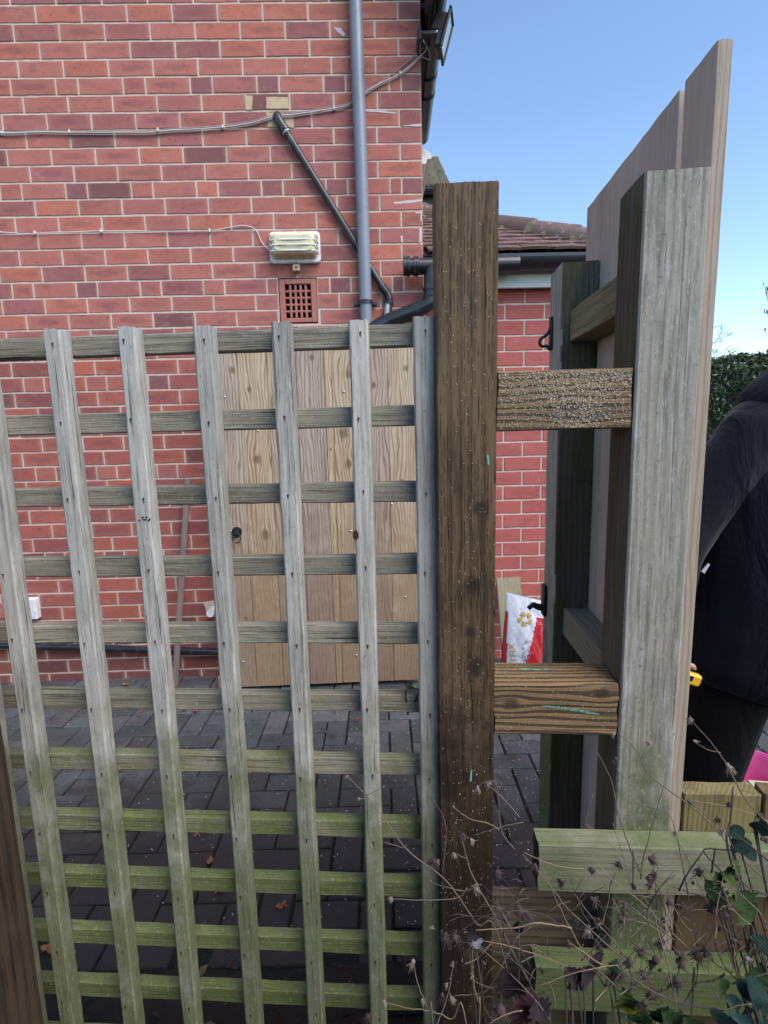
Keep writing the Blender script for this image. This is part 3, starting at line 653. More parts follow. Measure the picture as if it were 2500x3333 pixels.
mb = MB(); mb.tube([(q[0],2.9445,q[2]),(q[0],2.941,q[2])], .005, 12); mb.tube([(q[0],2.951,q[2]+.017),(q[0],2.951,q[2]+.04)], .0015, 6); lamp.part('sensor_screw', mb, M_['iron'], so_)
# floodlight on the corner
fl = Thing('floodlight', 'black floodlight bracketed high on the brick house corner beside the gutter', 'floodlight', H, (.35, 2.96, 3.4))
c = Vector(H.at(1452,118,2.90)); rot = Matrix.Rotation(math.radians(-14.5), 3, 'Y') @ Matrix.Rotation(math.radians(-9), 3, 'Z')
def rb(mb, lo, hi, b=.004, **k):
    m = MB(); m.bbox(lo, hi, b, **k)
    mb.add([tuple(c + (rot.inverted() if False else rot) @ Vector(v)) for v in m.v], m.f)
rot = Matrix.Rotation(math.radians(16), 3, 'Y') @ Matrix.Rotation(math.radians(-14), 3, 'Z')
mb = MB(); rb(mb, (-.004,-.06,-.098), (.010,.06,-.084)); rb(mb, (-.004,-.06,.084), (.010,.06,.098)); rb(mb, (-.004,-.06,-.084), (.010,-.047,.084)); rb(mb, (-.004,.047,-.084), (.010,.06,.084)); fr_ = fl.part('frame', mb, M_['iron'])
mb = MB(); rb(mb, (-.002,-.046,-.083), (.003,.046,.083)); fl.part('glass', mb, M_['glassy'], fr_)
mb = MB(); rb(mb, (-.072,-.045,-.01), (-.004,.045,.082), .010); rb(mb, (-.040,-.05,-.082), (-.004,.05,.0), .010); fl.part('housing', mb, M_['iron'])
mb = MB(); q = H.at(1372,129,2.92); q2 = H.at(1425,131,2.88); mb.bbox((q[0]-.02,2.87,q[2]-.008),(q2[0]+.004,2.90,q[2]+.008), .002); mb.bbox((q[0]-.02,2.87,q[2]-.03),(q[0]-.005,3.02,q[2]+.03)); fl.part('bracket', mb, M_['iron'])
mb = MB(); mb.tube([(q2[0]-.003,2.872,q[2]),(q2[0]-.003,2.866,q[2])], .006, 12); fl.part('bolt', mb, M_['steel'])

# ------------------------------------------------------------------ extension
ext = Thing('brick_extension', 'low red brick extension with a tiled hipped roof and black gutter beside the main house', 'extension', H, (1.2, 3.1, G))
EP = 3.1; EH = .0855; ACX = 1.335
mb = MB(); rr = random.Random(5)
for j in range(-2, 40):
    z0 = .045+EH*j-.02; z1 = z0+EH
    if z0 < 0 or z1 > 2.30: continue
    xs = [(.764 if j % 2 == 0 else .8765)+.225*k for k in range(-4, 7)]
    for a, b in zip(xs[:-1], xs[1:]):
        a, b = max(a, WC), min(b, ACX)
        if b-a < .03: continue
        k = rr.uniform(.93,1.07); col = (.42*k, .118*k, .105*k)
        brick(mb, a, b, z0, z1, EP, col, jt=.0052, rr=rr)
mb.add([(WC,EP+.004,0),(ACX,EP+.004,0),(ACX,EP+.004,2.31),(WC,EP+.004,2.31)], [(0,1,2,3)], 1)
mb.box((ACX-.004,EP+.003,0),(ACX,EP+3,2.31), 1)
ext.part('wall', mb, [M_['brick2'], M_['mortar2']])
mb = MB(); mb.bbox((WC,3.03,2.232),(ACX+.07,3.05,2.36), .003); mb.box((ACX+.05,3.05,2.232),(ACX+.07,6,2.36)); ext.part('fascia', mb, M_['fascia'])
mb = MB(); mb.box((WC,3.05,2.245),(ACX+.05,EP+.003,2.255)); ext.part('soffit', mb, M_['fascia'])
mb = MB(); gutter_mesh(mb, (.36,2.965,2.362), (ACX+.04,2.965,2.366), .062, (0,-1,0)); mb.bbox((.36,2.903,2.352),(ACX+.04,2.912,2.372), .003)
eg = ext.part('gutter', mb, M_['gutter'], smooth=True, angle=40)
mb = MB(); rr = random.Random(9); PK = .56; EE = 2.955; ez = 2.385; cs_ = 1/math.hypot(1, PK); sl = Vector((0, cs_, PK*cs_)); nr = Vector((0, -PK*cs_, cs_))
for j in range(13):
    s0_ = j*.098
    for i in range(-1, 14):
        a = WC+.02+i*.167+(.083 if j % 2 else 0); b = a+.163
        hipa = ACX+.06 - s0_*cs_ - .02
        a, b = max(a, WC+.005), min(b, hipa)
        if b-a < .02: continue
        o_ = Vector((0,EE,ez))+sl*s0_+nr*(.006+rr.uniform(0,.003)); L_ = .17
        q = o_+nr*.010; e_ = sl*L_-nr*.014; h_ = Vector((0,0,0)); th = nr*.013
        k = rr.uniform(.7,1.2); col = (.150*k,.088*k,.078*k)
        A_ = Vector((a,0,0)); B_ = Vector((b,0,0)); M1 = Vector(((a+b)/2,0,0))
        vs = [A_+q, M1+q+nr*.002, B_+q, A_+q+th, M1+q+th+nr*.003, B_+q+th, A_+q+e_+th, M1+q+e_+th+nr*.003, B_+q+e_+th]
        mb.add(vs, [(0,1,4,3),(1,2,5,4),(3,4,7,6),(4,5,8,7),(0,3,6),(2,8,5)], 0, None, col)
top_s = 1.262; p9 = Vector((0,EE,ez)); tp = p9+sl*top_s
mb.add([(WC,EE,ez-.002),(ACX+.06,EE,ez-.002),(ACX+.06-top_s*cs_,tp.y,tp.z),(WC,tp.y,tp.z)], [(0,1,2,3)], 0, None, (.05,.03,.03))
mb.add([(ACX+.06,EE,ez-.002),(ACX+.06,5.1,ez-.002),(ACX+.06-top_s*cs_,5.0,tp.z),(ACX+.06-top_s*cs_,tp.y,tp.z)], [(0,1,2,3)], 0, None, (.2,.09,.08))
ro_ = ext.part('roof', mb, M_['tile'])
mb = MB(); hd_ = Vector((-1,1,PK)).normalized(); h0 = Vector((ACX+.045, EE+.03, ez+.015)); rr = random.Random(2)
for k in range(6):
    st = h0+hd_*(.30*k); en = st+hd_*.315; kk = rr.uniform(.8,1.1)
    mb.tube([st, st+hd_*.002, en], [.088,.091,.080], 16, col=(.15*kk,.105*kk,.095*kk))
ext.part('hip_tile', mb, M_['tile'], ro_, smooth=True, angle=50)
mb = MB(); nn = 60; vs = []
for k in range(nn+1):
    p_ = h0+hd_*(1.75*k/nn); w_ = .135+.02*math.sin(k*1.3)+.012*rr.uniform(-1,1)
    vs += [p_+Vector((-w_*.75,-w_*.35,-.035+PK*-.04)), p_+Vector((-.03,-.07,.035)), p_+Vector((.03,.03,.035))]
mb.add(vs, [(3*k,3*k+1,3*k+4,3*k+3) for k in range(nn)]+[(3*k+1,3*k+2,3*k+5,3*k+4) for k in range(nn)]); ext.part('hip_mortar', mb, M_['hipmortar'], ro_)

# neighbour house with the grey stone roof, seen past the corner
nb = Thing('neighbour_house', 'distant house with mossy grey stone roof seen between brick corner and brown post', 'house', H, (-1, 8.1, 0))
mb = MB(); mb.box((-4,8.1,0),(1.08,9.8,4.72)); nb.part('wall', mb, plain('render', (.4,.36,.3)))
mb = MB(); rr = random.Random(4); e0_ = Vector((0,7.9,4.80)); sv = Vector((0,.97,.81)); ln = sv.length; sv.normalize(); nv = Vector((0,-sv.z,sv.y))
for j in range(20):
    for i in range(-2, 18):
        a = 1.19-.3*i-(.15 if j % 2 else 0); b = a+.29
        b = min(b, 1.16-.05*j/20)
        if b-a < .02: continue
        q = e0_+sv*(j*ln/20)+nv*.02; th = nv*rr.uniform(.02,.035)
        vs = [Vector((a,0,0))+q, Vector((b,0,0))+q, Vector((b,0,0))+q+th, Vector((a,0,0))+q+th, Vector((b,0,0))+q+sv*.085+nv*-.01, Vector((a,0,0))+q+sv*.085+nv*-.01]
        mb.add(vs, [(0,1,2,3),(3,2,4,5)])
mb.add([(-4,7.9,4.80),(1.16,7.9,4.80),(1.11,8.87,5.61),(-4,8.87,5.61),(1.16,9.84,4.80),(-4,9.84,4.80)], [(0,1,2,3),(3,2,4,5),(1,4,2)])
rf = nb.part('roof', mb, M_['slate'])
mb = MB(); gutter_mesh(mb, (-4,7.86,4.76), (1.17,7.86,4.76), .07, (0,-1,0)); mb.box((-4,7.95,4.55),(1.12,8.0,4.76)); nb.part('gutter', mb, M_['gutter'])
mb = MB(); mb.tube([(-4,8.87,5.61),(1.12,8.87,5.61)], .045, 10); nb.part('ridge_tile', mb, M_['slate'], rf, smooth=True)

# ------------------------------------------------------------------ wooden gate against the wall
gate = Thing('board_gate', 'tall natural wood board gate standing flat against the brick wall behind the trellis', 'gate', H, (-.27, 2.80, G))
GX = [-.795,-.683,-.534,-.385,-.240,-.204,-.060,.084,.232]; gzt = [1.906,1.904,1.905,1.905,1.903,1.905,1.904,1.903]
dls = ['pale knotty gate board at the ring handle']
for i in range(8):
    a, b = GX[i]+.0012, GX[i+1]-.0012; mb = MB(); zb = .078+.0*i+(.012*i/8)
    mb.timber(((a+b)/2, 2.80, zb), (0,0,1), (1,0,0), (0,-1,0), b-a, .02, gzt[i]-zb, seg=24, ch=.0015, jit=.0002, end=.0006, seed=i+40)
    gate.part('board', mb, GB[i])
for z_ in (.30, 1.0, 1.70):
    mb = MB(); mb.bbox((-.79,2.812,z_-.05),(.23,2.84,z_+.05)); gate.part('ledge', mb, M_['board'])
for (x, y) in ((732,1292),(840,1402),(728,1402),(1120,1275),(1143,1728),(1320,1943),(1160,2132),(792,2154),(1150,1290),(752,1728),(1275,1640)):
    mb = MB(); q = H.at(x, y, 2.79); mb.tube([(q[0],2.792,q[2]),(q[0],2.7875,q[2]),(q[0],2.785,q[2])], [.0058,.0058,.003], 14); gate.part('bolt', mb, M_['steel'], smooth=True)
mb = MB(); q = H.at(771,1735,2.785); mb.tube([(q[0],2.79,q[2]+.006),(q[0],2.783,q[2]+.006)], .027, 20); mb.tube([(q[0],2.783,q[2]),(q[0],2.765,q[2])], [.014,.012], 14)
mb.tube([(q[0]+.022*math.cos(2*math.pi*k/20)*1.0, 2.765-.008*math.sin(0), q[2]-.024+.026*math.sin(2*math.pi*k/20)) for k in range(21)], .0032, 8, cap=False)
gate.part('ring_handle', mb, M_['iron'], smooth=True, angle=50)
# leaning stick
mb = MB(); s0_ = Vector(H.at(567,2203,2.86)); s0_.z = G; s1 = Vector(H.at(612,1560,2.95)); ax_ = (s1-s0_).normalized(); U_ = Vector((1,0,0)); U_ = (U_-ax_*U_.dot(ax_)).normalized(); V_ = ax_.cross(U_)
mb.timber(s0_, ax_, U_, V_, .030, .02, (s1-s0_).length, seed=5); solo('wooden_stick', 'thin grey wooden stick leaning on the brick wall left of the board gate', 'stick', mb, M_['stick'], H, tuple(s0_))
# terracotta scrap brick at gate foot
mb = MB(); mb.bbox((-.905,2.80,G),(-.83,2.93,G+.075), .006); solo('loose_brick', 'loose red brick on the paving at the left foot of the board gate', 'brick', mb, M_['terracotta'], H, (-.87,2.86,G))
# plank behind the bag
mb = MB(); q0 = H.at(1622,1890,2.98); q1 = H.at(1702,1890,2.98); pa_ = (q0[0]+q1[0])/2; base_ = Vector((pa_+.005, 2.84, G)); tip = Vector((pa_, 3.04, q0[2])); ax_ = (tip-base_).normalized()
mb.timber(base_, ax_, (1,0,0), ax_.cross(Vector((1,0,0))), q1[0]-q0[0], .02, (tip-base_).length, seed=8)
solo('spare_board', 'short stained board leaning on the extension wall behind the postmix bag', 'board', mb, M_['plank'], H, tuple(base_))

# postmix bag
NB = NT('bag_white'); nbn = NB.noise(NB.vmul(NB.pos(), (25,)*3), 1, 5, .6); NB.bump(nbn, .6, .006); M_['bagw'] = NB.done(NB.mix(nbn, (.55,.58,.66), (.75,.77,.82)), .35, .5)
NB = NT('bag_red'); nbn = NB.noise(NB.vmul(NB.pos(), (30,)*3), 1, 6, .7); NB.bump(nbn, .6, .006)
M_['bagr'] = NB.done(NB.mix(NB.math('MULTIPLY', NB.ramp(nbn, .52, .7), .7), (.50,.02,.03), (.62,.22,.24)), .3, .5)
M_['gold'] = plain('gold_print', (.55,.34,.07), .5, .4, var=.05); M_['ink'] = plain('grey_print', (.22,.24,.30), .5, .4)
BP = 2.30; bz0 = G; bz1 = H.at(1700,1952,BP)[2]
bag = Thing('postmix_bag', 'red and white bag with a gold star mark, on the paving behind the cross rails', 'bag', H, (.72, BP+.06, G))
def bagpt(u, v, side=1):       # u,v in 0..1 ; the front bellies toward the camera
    l = .555+.062*v; r_ = .86-.03*v
    a = l+(r_-l)*u; z = bz0+(bz1-bz0+.0)*v-.055*v*u*1.0
    th = .07*(math.sin(math.pi*min(1, max(0, u)))**.5)*(1-.92*v**2.2)+.003
    wr = .006*noise.noise(Vector((u*7, v*9, 2)))+.004*noise.noise(Vector((u*18, v*16, 5)))
    lean = .05*v
    return (a+.006*noise.noise(Vector((0, v*6, 1))), BP+.06+lean-side*(th+wr*math.sin(math.pi*u)), z)
mb = MB(); nu, nv = 40, 60
for side in (1, -1):
    vs = [bagpt(i/nu, j/nv, side) for j in range(nv+1) for i in range(nu+1)]; fs = [(j*(nu+1)+i, j*(nu+1)+i+1, (j+1)*(nu+1)+i+1, (j+1)*(nu+1)+i) for j in range(nv) for i in range(nu)]
    b_ = len(mb.v); mb.add(vs, fs if side == 1 else [f[::-1] for f in fs])
    if side == 1:
        for k, (j, i) in enumerate((j, i) for j in range(nv) for i in range(nu)):
            u = (i+.5)/nu; v = (j+.5)/nv
            lft = .09*(1-v)+.03; rgt = .03+.70*v
            red = (u < lft and v < .86) or (u > rgt and v < .87)
            mb.m[k] = 1 if red else 0
bo = bag.part('sack', mb, [M_['bagw'], M_['bagr']], smooth=True)
def onbag(px, py, lift=.003):
    # point of the bag front behind a photo position
    best = H.at(px, py, BP)
    for it in range(4):
        v = (best[2]-bz0)/(bz1-bz0); l = .555+.062*v; u = (best[0]-l)/(.305-.09*v); v = min(1, max(0, (best[2]-bz0+.055*v*u)/(bz1-bz0)))
        p = bagpt(u, v)[1]-lift; best = H.at(px, py, p)
    return best
mb = MB()
for k in range(5):             # five gold leaves in a ring
    cx, cy = 1710, 2015; a = math.radians(72*k+18)
    pts = [(cx+r_*math.cos(a+d), cy+r_*math.sin(a+d)*1.05) for r_, d in ((10,.25),(23,-.28),(24,.45),(11,1.10))]
    mb.add([onbag(x, y, .004) for x, y in pts], [(0,1,2,3)])
bag.part('star_mark', mb, M_['gold'], bo)
def text_mesh(s, size):
    cu = bpy.data.curves.new('t', 'FONT'); cu.body = s; cu.size = size; cu.extrude = 0; ob = bpy.data.objects.new('t', cu); sc.collection.objects.link(ob)
    dg = bpy.context.evaluated_depsgraph_get(); me = bpy.data.meshes.new_from_object(ob.evaluated_get(dg)); bpy.data.objects.remove(ob)
    return [tuple(v.co) for v in me.vertices], [tuple(p.vertices) for p in me.polygons]
tv, tf = text_mesh('TFIX', 34); mb = MB()
mb.add([onbag(1686-y*.92-x*.16+(0), 2158-x*.93-y*.1, .004) for x, y, _ in tv], tf); bag.part('lettering', mb, M_['gold'], bo)
mb = MB(); rr = random.Random(6)
for k in range(46):
    x = 1702+rr.uniform(-3,20); y = 2082+rr.uniform(0,72); L_ = rr.uniform(3,11); a_ = rr.uniform(-1.2,1.2)
    mb.add([onbag(x,y,.004), onbag(x+L_*math.cos(a_),y+L_*math.sin(a_),.004), onbag(x+L_*math.cos(a_)+1,y+L_*math.sin(a_)+2,.004), onbag(x,y+2,.004)], [(0,1,2,3)])
bag.part('batch_print', mb, M_['ink'], bo)

# ------------------------------------------------------------------ trellis
tr = Thing('trellis_panel', 'weathered grey square trellis panel going mossy green toward the ground, left of the brown post', 'trellis', F, (-.38, .875, .05))
SX = [-.80, -.7245, -.5915, -.4660, -.3405, -.2130, -.0885, .0145]
SW = [.029, .031, .030, .030, .030, .030, .031, .034]
RZ = [1.624-.1278*k for k in range(13)]
for i, (a, w_) in enumerate(zip(SX, SW)):
    mb = MB(); top = 1.6455+R.uniform(-.002,.002)
    mb.timber((a, .875, .06), (0,0,1), (1,0,0), (0,-1,0), w_, .030, top-.06, seg=110, ch=.003, jit=.0012, end=.0016, seed=i+1, bow=R.uniform(-.002,.002))
    so_ = tr.part('slat', mb, M_['slat'])
    for z_ in RZ:
        nb_ = MB(); x_ = a+R.uniform(-.005,.004); zz_ = z_+R.uniform(-.006,.006)
        nb_.tube([(x_,.8605,zz_),(x_,.8593,zz_)], [.0019,.0017], 8); nb_.add([(x_-.0014,.8592,zz_),(x_+.0014,.8592,zz_),(x_+.0004,.8594,zz_-R.uniform(.006,.012)),(x_-.0004,.8594,zz_-.006)], [(0,1,2,3)])
        tr.part('nail', nb_, M_['rust'], so_)
mb = MB(); q = F.at(1158,1742,.8592); rr = random.Random(3)
mb.add([q]+[(q[0]+(.004+.002*rr.random())*math.cos(t), .8590, q[2]+(.007+.004*rr.random())*math.sin(t)) for t in [2*math.pi*k/14 for k in range(14)]], [(0, (k+1) % 14+1, k+1) for k in range(14)])
tr.part('knot_hole', mb, M_['rust'])
mb = MB(); q = F.at(468,1690,.8592)
for k in range(9): x_ = q[0]+rr.uniform(-.011,.011); z_ = q[2]+rr.uniform(-.003,.004); mb.add([(x_-.002,.8590,z_),(x_,.8590,z_-.002),(x_+.0025,.8590,z_+.0005),(x_,.8590,z_+.0015)], [(0,1,2,3)])
tr.part('dark_chip', mb, M_['rust'])
for i, z_ in enumerate(RZ):
    mb = MB(); mb.timber((-.83, .9015, z_+R.uniform(-.001,.001)), (1,0,0), (0,0,1), (0,-1,0) if False else (0,1,0), .034, .0225, .86, seg=60, ch=.002, jit=.0012, end=.002, seed=i+21, bow=R.uniform(-.002,.002))
    tr.part('rail', mb, M_['trail'])

# ------------------------------------------------------------------ brown post with its cross rails
def flecks(n, a0, a1, z0, z1, p, dens=None, size=(.0012,.0034), seed=1, top=None):
    rr = random.Random(seed); mb = MB(); k = 0
    while k < n:
        a = rr.uniform(a0, a1); z = rr.uniform(z0, z1)
        if dens and rr.random() > dens(a, z): continue
        L_ = rr.uniform(*size)/2; W_ = rr.uniform(.00012, .00034); th = rr.uniform(-1.4, 1.4); c_, s_ = math.cos(th), math.sin(th); y = p-rr.uniform(.0008,.0016); ti = rr.uniform(-.0006,.0006)
        q = [(-L_,-W_),(0,-W_*1.6),(L_,-W_*.6),(L_*.9,W_*.8),(0,W_*1.5),(-L_,W_)]
        if top is None: vs = [(a+x*c_-w_*s_, y+ti*x/L_, z+x*s_+w_*c_) for x, w_ in q]
        else: vs = [(a+x*c_-w_*s_, z+x*s_+w_*c_, top+.0012) for x, w_ in q]
        mb.add(vs, [(0,1,4,5),(1,2,3,4)]); k += 1
    return mb
M_['dust'] = plain('sawdust', (.60,.51,.38), .9, .1, var=.2, scale=400)
bp = Thing('brown_post', 'brown knotty fence post flecked with sawdust, with cross rails to the grey post', 'fence post', F, (.078, .887, .05))
mb = MB(); mb.timber((.078,.8875,0), (0,0,1), (1,0,0), (0,-1,0), .094, .095, 1.826, seg=90, ch=.003, jit=.0009, end=.0012, seed=70)
po = bp.part('post', mb, M_['brown'])
bp.part('sawdust', flecks(480, .033, .123, .4, 1.80, .8395, lambda a, z: .25+.5*math.exp(-((a-.082)/.02)**2)+(.5 if z < .8 else 0), size=(.0009,.0026), seed=3), M_['dust'], po, kind='stuff')
mb = MB(); rr = random.Random(4)       # fuzz of fibres along the sawn top
for k in range(150):
    a = rr.uniform(.033,.124); q = Vector((a, .842+rr.uniform(0,.006), 1.825)); mb.tube([q, q+Vector((rr.uniform(-.002,.002), 0, rr.uniform(.001,.005)))], [.0005,.0002], 3)
bp.part('sawn_fibre', mb, M_['brown'], po, kind='stuff')
mb = MB(); mb.timber((.1255,.8835,1.5115), (1,0,0), (0,0,1), (0,1,0), .091, .085, .2025, seg=30, ch=.002, jit=.0008, end=.002, seed=71)
r1 = bp.part('cross_rail', mb, M_['xrail_top'], label='upper cross rail speckled with sawdust')
def d1(a, z): return min(1, .22+.7*math.exp(-((a-.255)/.05)**2-((z-1.53)/.035)**2)+.5*max(0, (z-1.50)/.05)+.5*math.exp(-((a-.245)/.03)**2))
bp.part('sawdust', flecks(3000, .128, .326, 1.469, 1.555, .8405, d1, (.001,.0028), 5), M_['dust'], r1, kind='stuff')
mb = MB(); mb.timber((.1255,.8835,1.002), (1,0,0), (0,0,1), (0,1,0), .092, .086, .2025, seg=30, ch=.003, jit=.0008, end=.002, seed=72)
r2 = bp.part('cross_rail', mb, M_['xrail_mid'], label='lower cross rail with a green paint streak')
bp.part('sawdust', flecks(160, .128, .326, .96, 1.046, .8405, None, (.001,.0022), 6), M_['dust'], r2, kind='stuff')
bp.part('sawdust', flecks(260, .128, .326, .845, .925, 0, None, (.001,.0022), 7, top=1.048), M_['dust'], r2, kind='stuff')
M_['green'] = plain('green_paint', (.16,.42,.32), .7, .3, var=.35, scale=300, bump=.4)
def streak(mb, pts, p, wd):
    rr = random.Random(8); up = []; dn = []
    for i, (x, y) in enumerate(pts):
        q = F.at(x, y, p); k = wd*(math.sin(math.pi*(i+.3)/(len(pts)-.4)))*rr.uniform(.5,1.2); up.append((q[0],p,q[2]+k)); dn.append((q[0],p,q[2]-k))
    for k in range(int(230*len(pts)/24)):
        i = rr.randrange(len(pts)-1); t = rr.random(); u_ = rr.uniform(-1, 1)
        a_ = up[i][0]*(1-t)+up[i+1][0]*t; zt_ = up[i][2]*(1-t)+up[i+1][2]*t; zb_ = dn[i][2]*(1-t)+dn[i+1][2]*t; z_ = zb_+(zt_-zb_)*(u_+1)/2; e_ = rr.uniform(.0006,.0022); h_ = rr.uniform(.0003,.0007)
        mb.add([(a_-e_,p-rr.uniform(0,.0004),z_-h_*.4),(a_,p,z_-h_),(a_+e_,p,z_+h_*.3),(a_,p,z_+h_)], [(0,1,2,3)])
mb = MB(); streak(mb, [(1766+8*k, 2298+1.2*k*(k/23)**.3) for k in range(24)], .8395, .0035); bp.part('paint_streak', mb, M_['green'], r2)
mb = MB(); streak(mb, [(1587+.4*k, 1480+3.5*k) for k in range(10)], .8392, .0014); streak(mb, [(1535-.3*k, 2505+3.6*k) for k in range(12)], .8392, .0014)
bp.part('paint_streak', mb, M_['green'], po)
mb = MB()
for (a, y_, s_) in ((.185,.895,.010),(.205,.893,.008),(.222,.895,.005),(.158,.895,.004)):
    mb.add([(a+s_*math.cos(t)*(1+.3*math.sin(3*t)), y_+s_*.35*math.sin(t), 1.0490) for t in [2*math.pi*k/12 for k in range(12)]], [tuple(range(12))])
bp.part('paint_spot', mb, M_['green'], r2)
mb = MB(); mb.timber((.1255,.912,.490), (1,0,0), (0,0,1), (0,1,0), .195, .022, .206, seg=30, ch=.002, jit=.001, seed=73)
bp.part('gravel_board', mb, M_['gravel'])
mb = MB(); mb.timber((.1255,.914,.285), (1,0,0), (0,0,1), (0,1,0), .205, .022, .206, seg=30, ch=.002, jit=.001, seed=74); bp.part('gravel_board', mb, M_['gravel'])
# left near post
mb = MB(); mb.timber((-.796,.790,0), (0,0,1), (1,0,0), (0,-1,0), .094, .094, 1.75, seg=70, ch=.003, jit=.001, seed=75)
solo('dark_post', 'dark brown fence post at the left edge in front of the trellis', 'fence post', mb, M_['brown2'], F, (-.796,.790,.05))

# ------------------------------------------------------------------ board fence return (grey post, rails, boards)
bf = Thing('board_fence_return', 'tall fence of pinkish boards on grey posts, running away right of the brown post', 'board fence', F, (.38, 1.1, .05))
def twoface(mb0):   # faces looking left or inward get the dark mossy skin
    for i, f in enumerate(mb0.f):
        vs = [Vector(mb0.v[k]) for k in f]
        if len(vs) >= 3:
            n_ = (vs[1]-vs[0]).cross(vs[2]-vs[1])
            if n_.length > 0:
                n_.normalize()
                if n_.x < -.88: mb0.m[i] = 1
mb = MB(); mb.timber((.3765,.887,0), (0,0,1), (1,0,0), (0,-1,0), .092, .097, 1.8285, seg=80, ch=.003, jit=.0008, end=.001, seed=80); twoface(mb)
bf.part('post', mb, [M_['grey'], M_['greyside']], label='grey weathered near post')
mb = MB(); mb.timber((.381,1.357,0), (0,0,1), (1,0,0), (0,-1,0), .083, .110, 1.843, seg=50, ch=.003, jit=.0008, seed=81)
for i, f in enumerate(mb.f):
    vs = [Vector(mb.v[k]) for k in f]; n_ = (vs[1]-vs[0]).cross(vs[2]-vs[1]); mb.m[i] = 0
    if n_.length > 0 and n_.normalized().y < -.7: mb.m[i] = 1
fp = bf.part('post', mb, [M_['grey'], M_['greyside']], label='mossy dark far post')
mb = MB(); mb.timber((.391,.937,1.701), (0,1,0), (0,0,1), (1,0,0), .069, .062, .363, seg=20, ch=.002, jit=.0015, seed=82); bf.part('rail', mb, M_['rough'])
mb = MB(); mb.timber((.393,.937,.987), (0,1,0), (0,0,1), (1,0,0), .068, .060, .363, seg=20, ch=.002, jit=.001, seed=83); bf.part('rail', mb, M_['rail2'])
mb = MB(); mb.timber((.393,.937,.30), (0,1,0), (0,0,1), (1,0,0), .068, .060, .363, seg=20, ch=.002, jit=.001, seed=84); bf.part('rail', mb, M_['rail2'])
BE = [(.848,.939),(.958,1.100),(1.101,1.254),(1.256,1.414)]
for i, (p0, p1) in enumerate(BE):
    mb = MB(); mb.timber((.4345,(p0+p1)/2,.10), (0,0,1), (0,1,0), (1,0,0), p1-p0, .021, 1.995-.10, seg=60, ch=.0015, jit=.0004, end=.001, seed=85+i)
    for k, f in enumerate(mb.f):
        vs = [Vector(mb.v[q]) for q in f]; n_ = (vs[1]-vs[0]).cross(vs[2]-vs[1])
        if i == 0 and n_.length > 0 and abs(n_.normalized().y) > .6: mb.m[k] = 1
    bf.part('board', mb, [M_['board'], M_['boardedge']])
# catch and bolt on the left face of the far post
mb = MB(); ca = .3395
q0 = F.at(1783,1050,1.40); q1 = F.at(1783,1130,1.40); zt, zl = q0[2], q1[2]
mb.bbox((ca-.006,1.375,zl-.01),(ca-.0005,1.395,zt+.01), .001)
zc = zt-.035; mb.tube(catmull([(ca-.004,1.385,zc+.02),(ca-.012,1.385,zc+.004),(ca-.026,1.385,zc-.005),(ca-.030,1.385,zc-.016),(ca-.024,1.385,zc-.024),(ca-.012,1.385,zc-.024),(ca-.004,1.385,zc-.034)], 5), .0038, 8)
bf.part('gate_catch', mb, M_['iron'], fp, smooth=True, angle=40)
q0 = F.at(1772,1900,1.39); q1 = F.at(1772,2000,1.39); mb = MB()
mb.bbox((ca-.010,1.37,q1[2]),(ca-.0005,1.40,q0[2]), .003); zc = F.at(1770,1972,1.39)[2]
mb.tube(catmull([(ca-.008,1.385,zc-.004),(ca-.022,1.385,zc),(ca-.034,1.385,zc+.004),(ca-.046,1.385,zc-.006)], 5), [.009]*6+[.008]*5+[.006]*5, 10)
bf.part('bolt_handle', mb, M_['iron'], fp, smooth=True, angle=40)

# ------------------------------------------------------------------ low fence on the right
lf = Thing('low_fence', 'low unfinished fence of two mossy rails with short upright boards, at the bottom right', 'fence', F, (.6, .84, .05))
for (zc, hh, sd) in ((.7395,.088,90),(.504,.088,91)):
    mb = MB(); mb.timber((.194,.8195,zc), (1,0,0), (0,0,1), (0,1,0), hh, .040, 1.5, seg=70, ch=.002, jit=.0009, end=.0015, seed=sd)
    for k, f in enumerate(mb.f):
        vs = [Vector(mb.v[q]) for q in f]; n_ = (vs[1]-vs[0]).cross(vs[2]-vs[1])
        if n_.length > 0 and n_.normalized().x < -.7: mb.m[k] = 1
    lf.part('rail', mb, [M_['rail2'], M_['brown2']])
x = .4465; k = 0
for wd, hgt, mt in ((.127,.848,'yellow'),(.12,.850,'lowboard'),(.13,.846,'lowboard'),(.13,.85,'yellow'),(.13,.85,'lowboard')):
    mb = MB(); mb.timber((x+wd/2,.862,.08), (0,0,1), (1,0,0), (0,-1,0), wd, .035 if k == 0 else .03, hgt-.08, seg=30, ch=.002, jit=.0006, seed=95+k); lf.part('board', mb, M_[mt]); x += wd+.006; k += 1

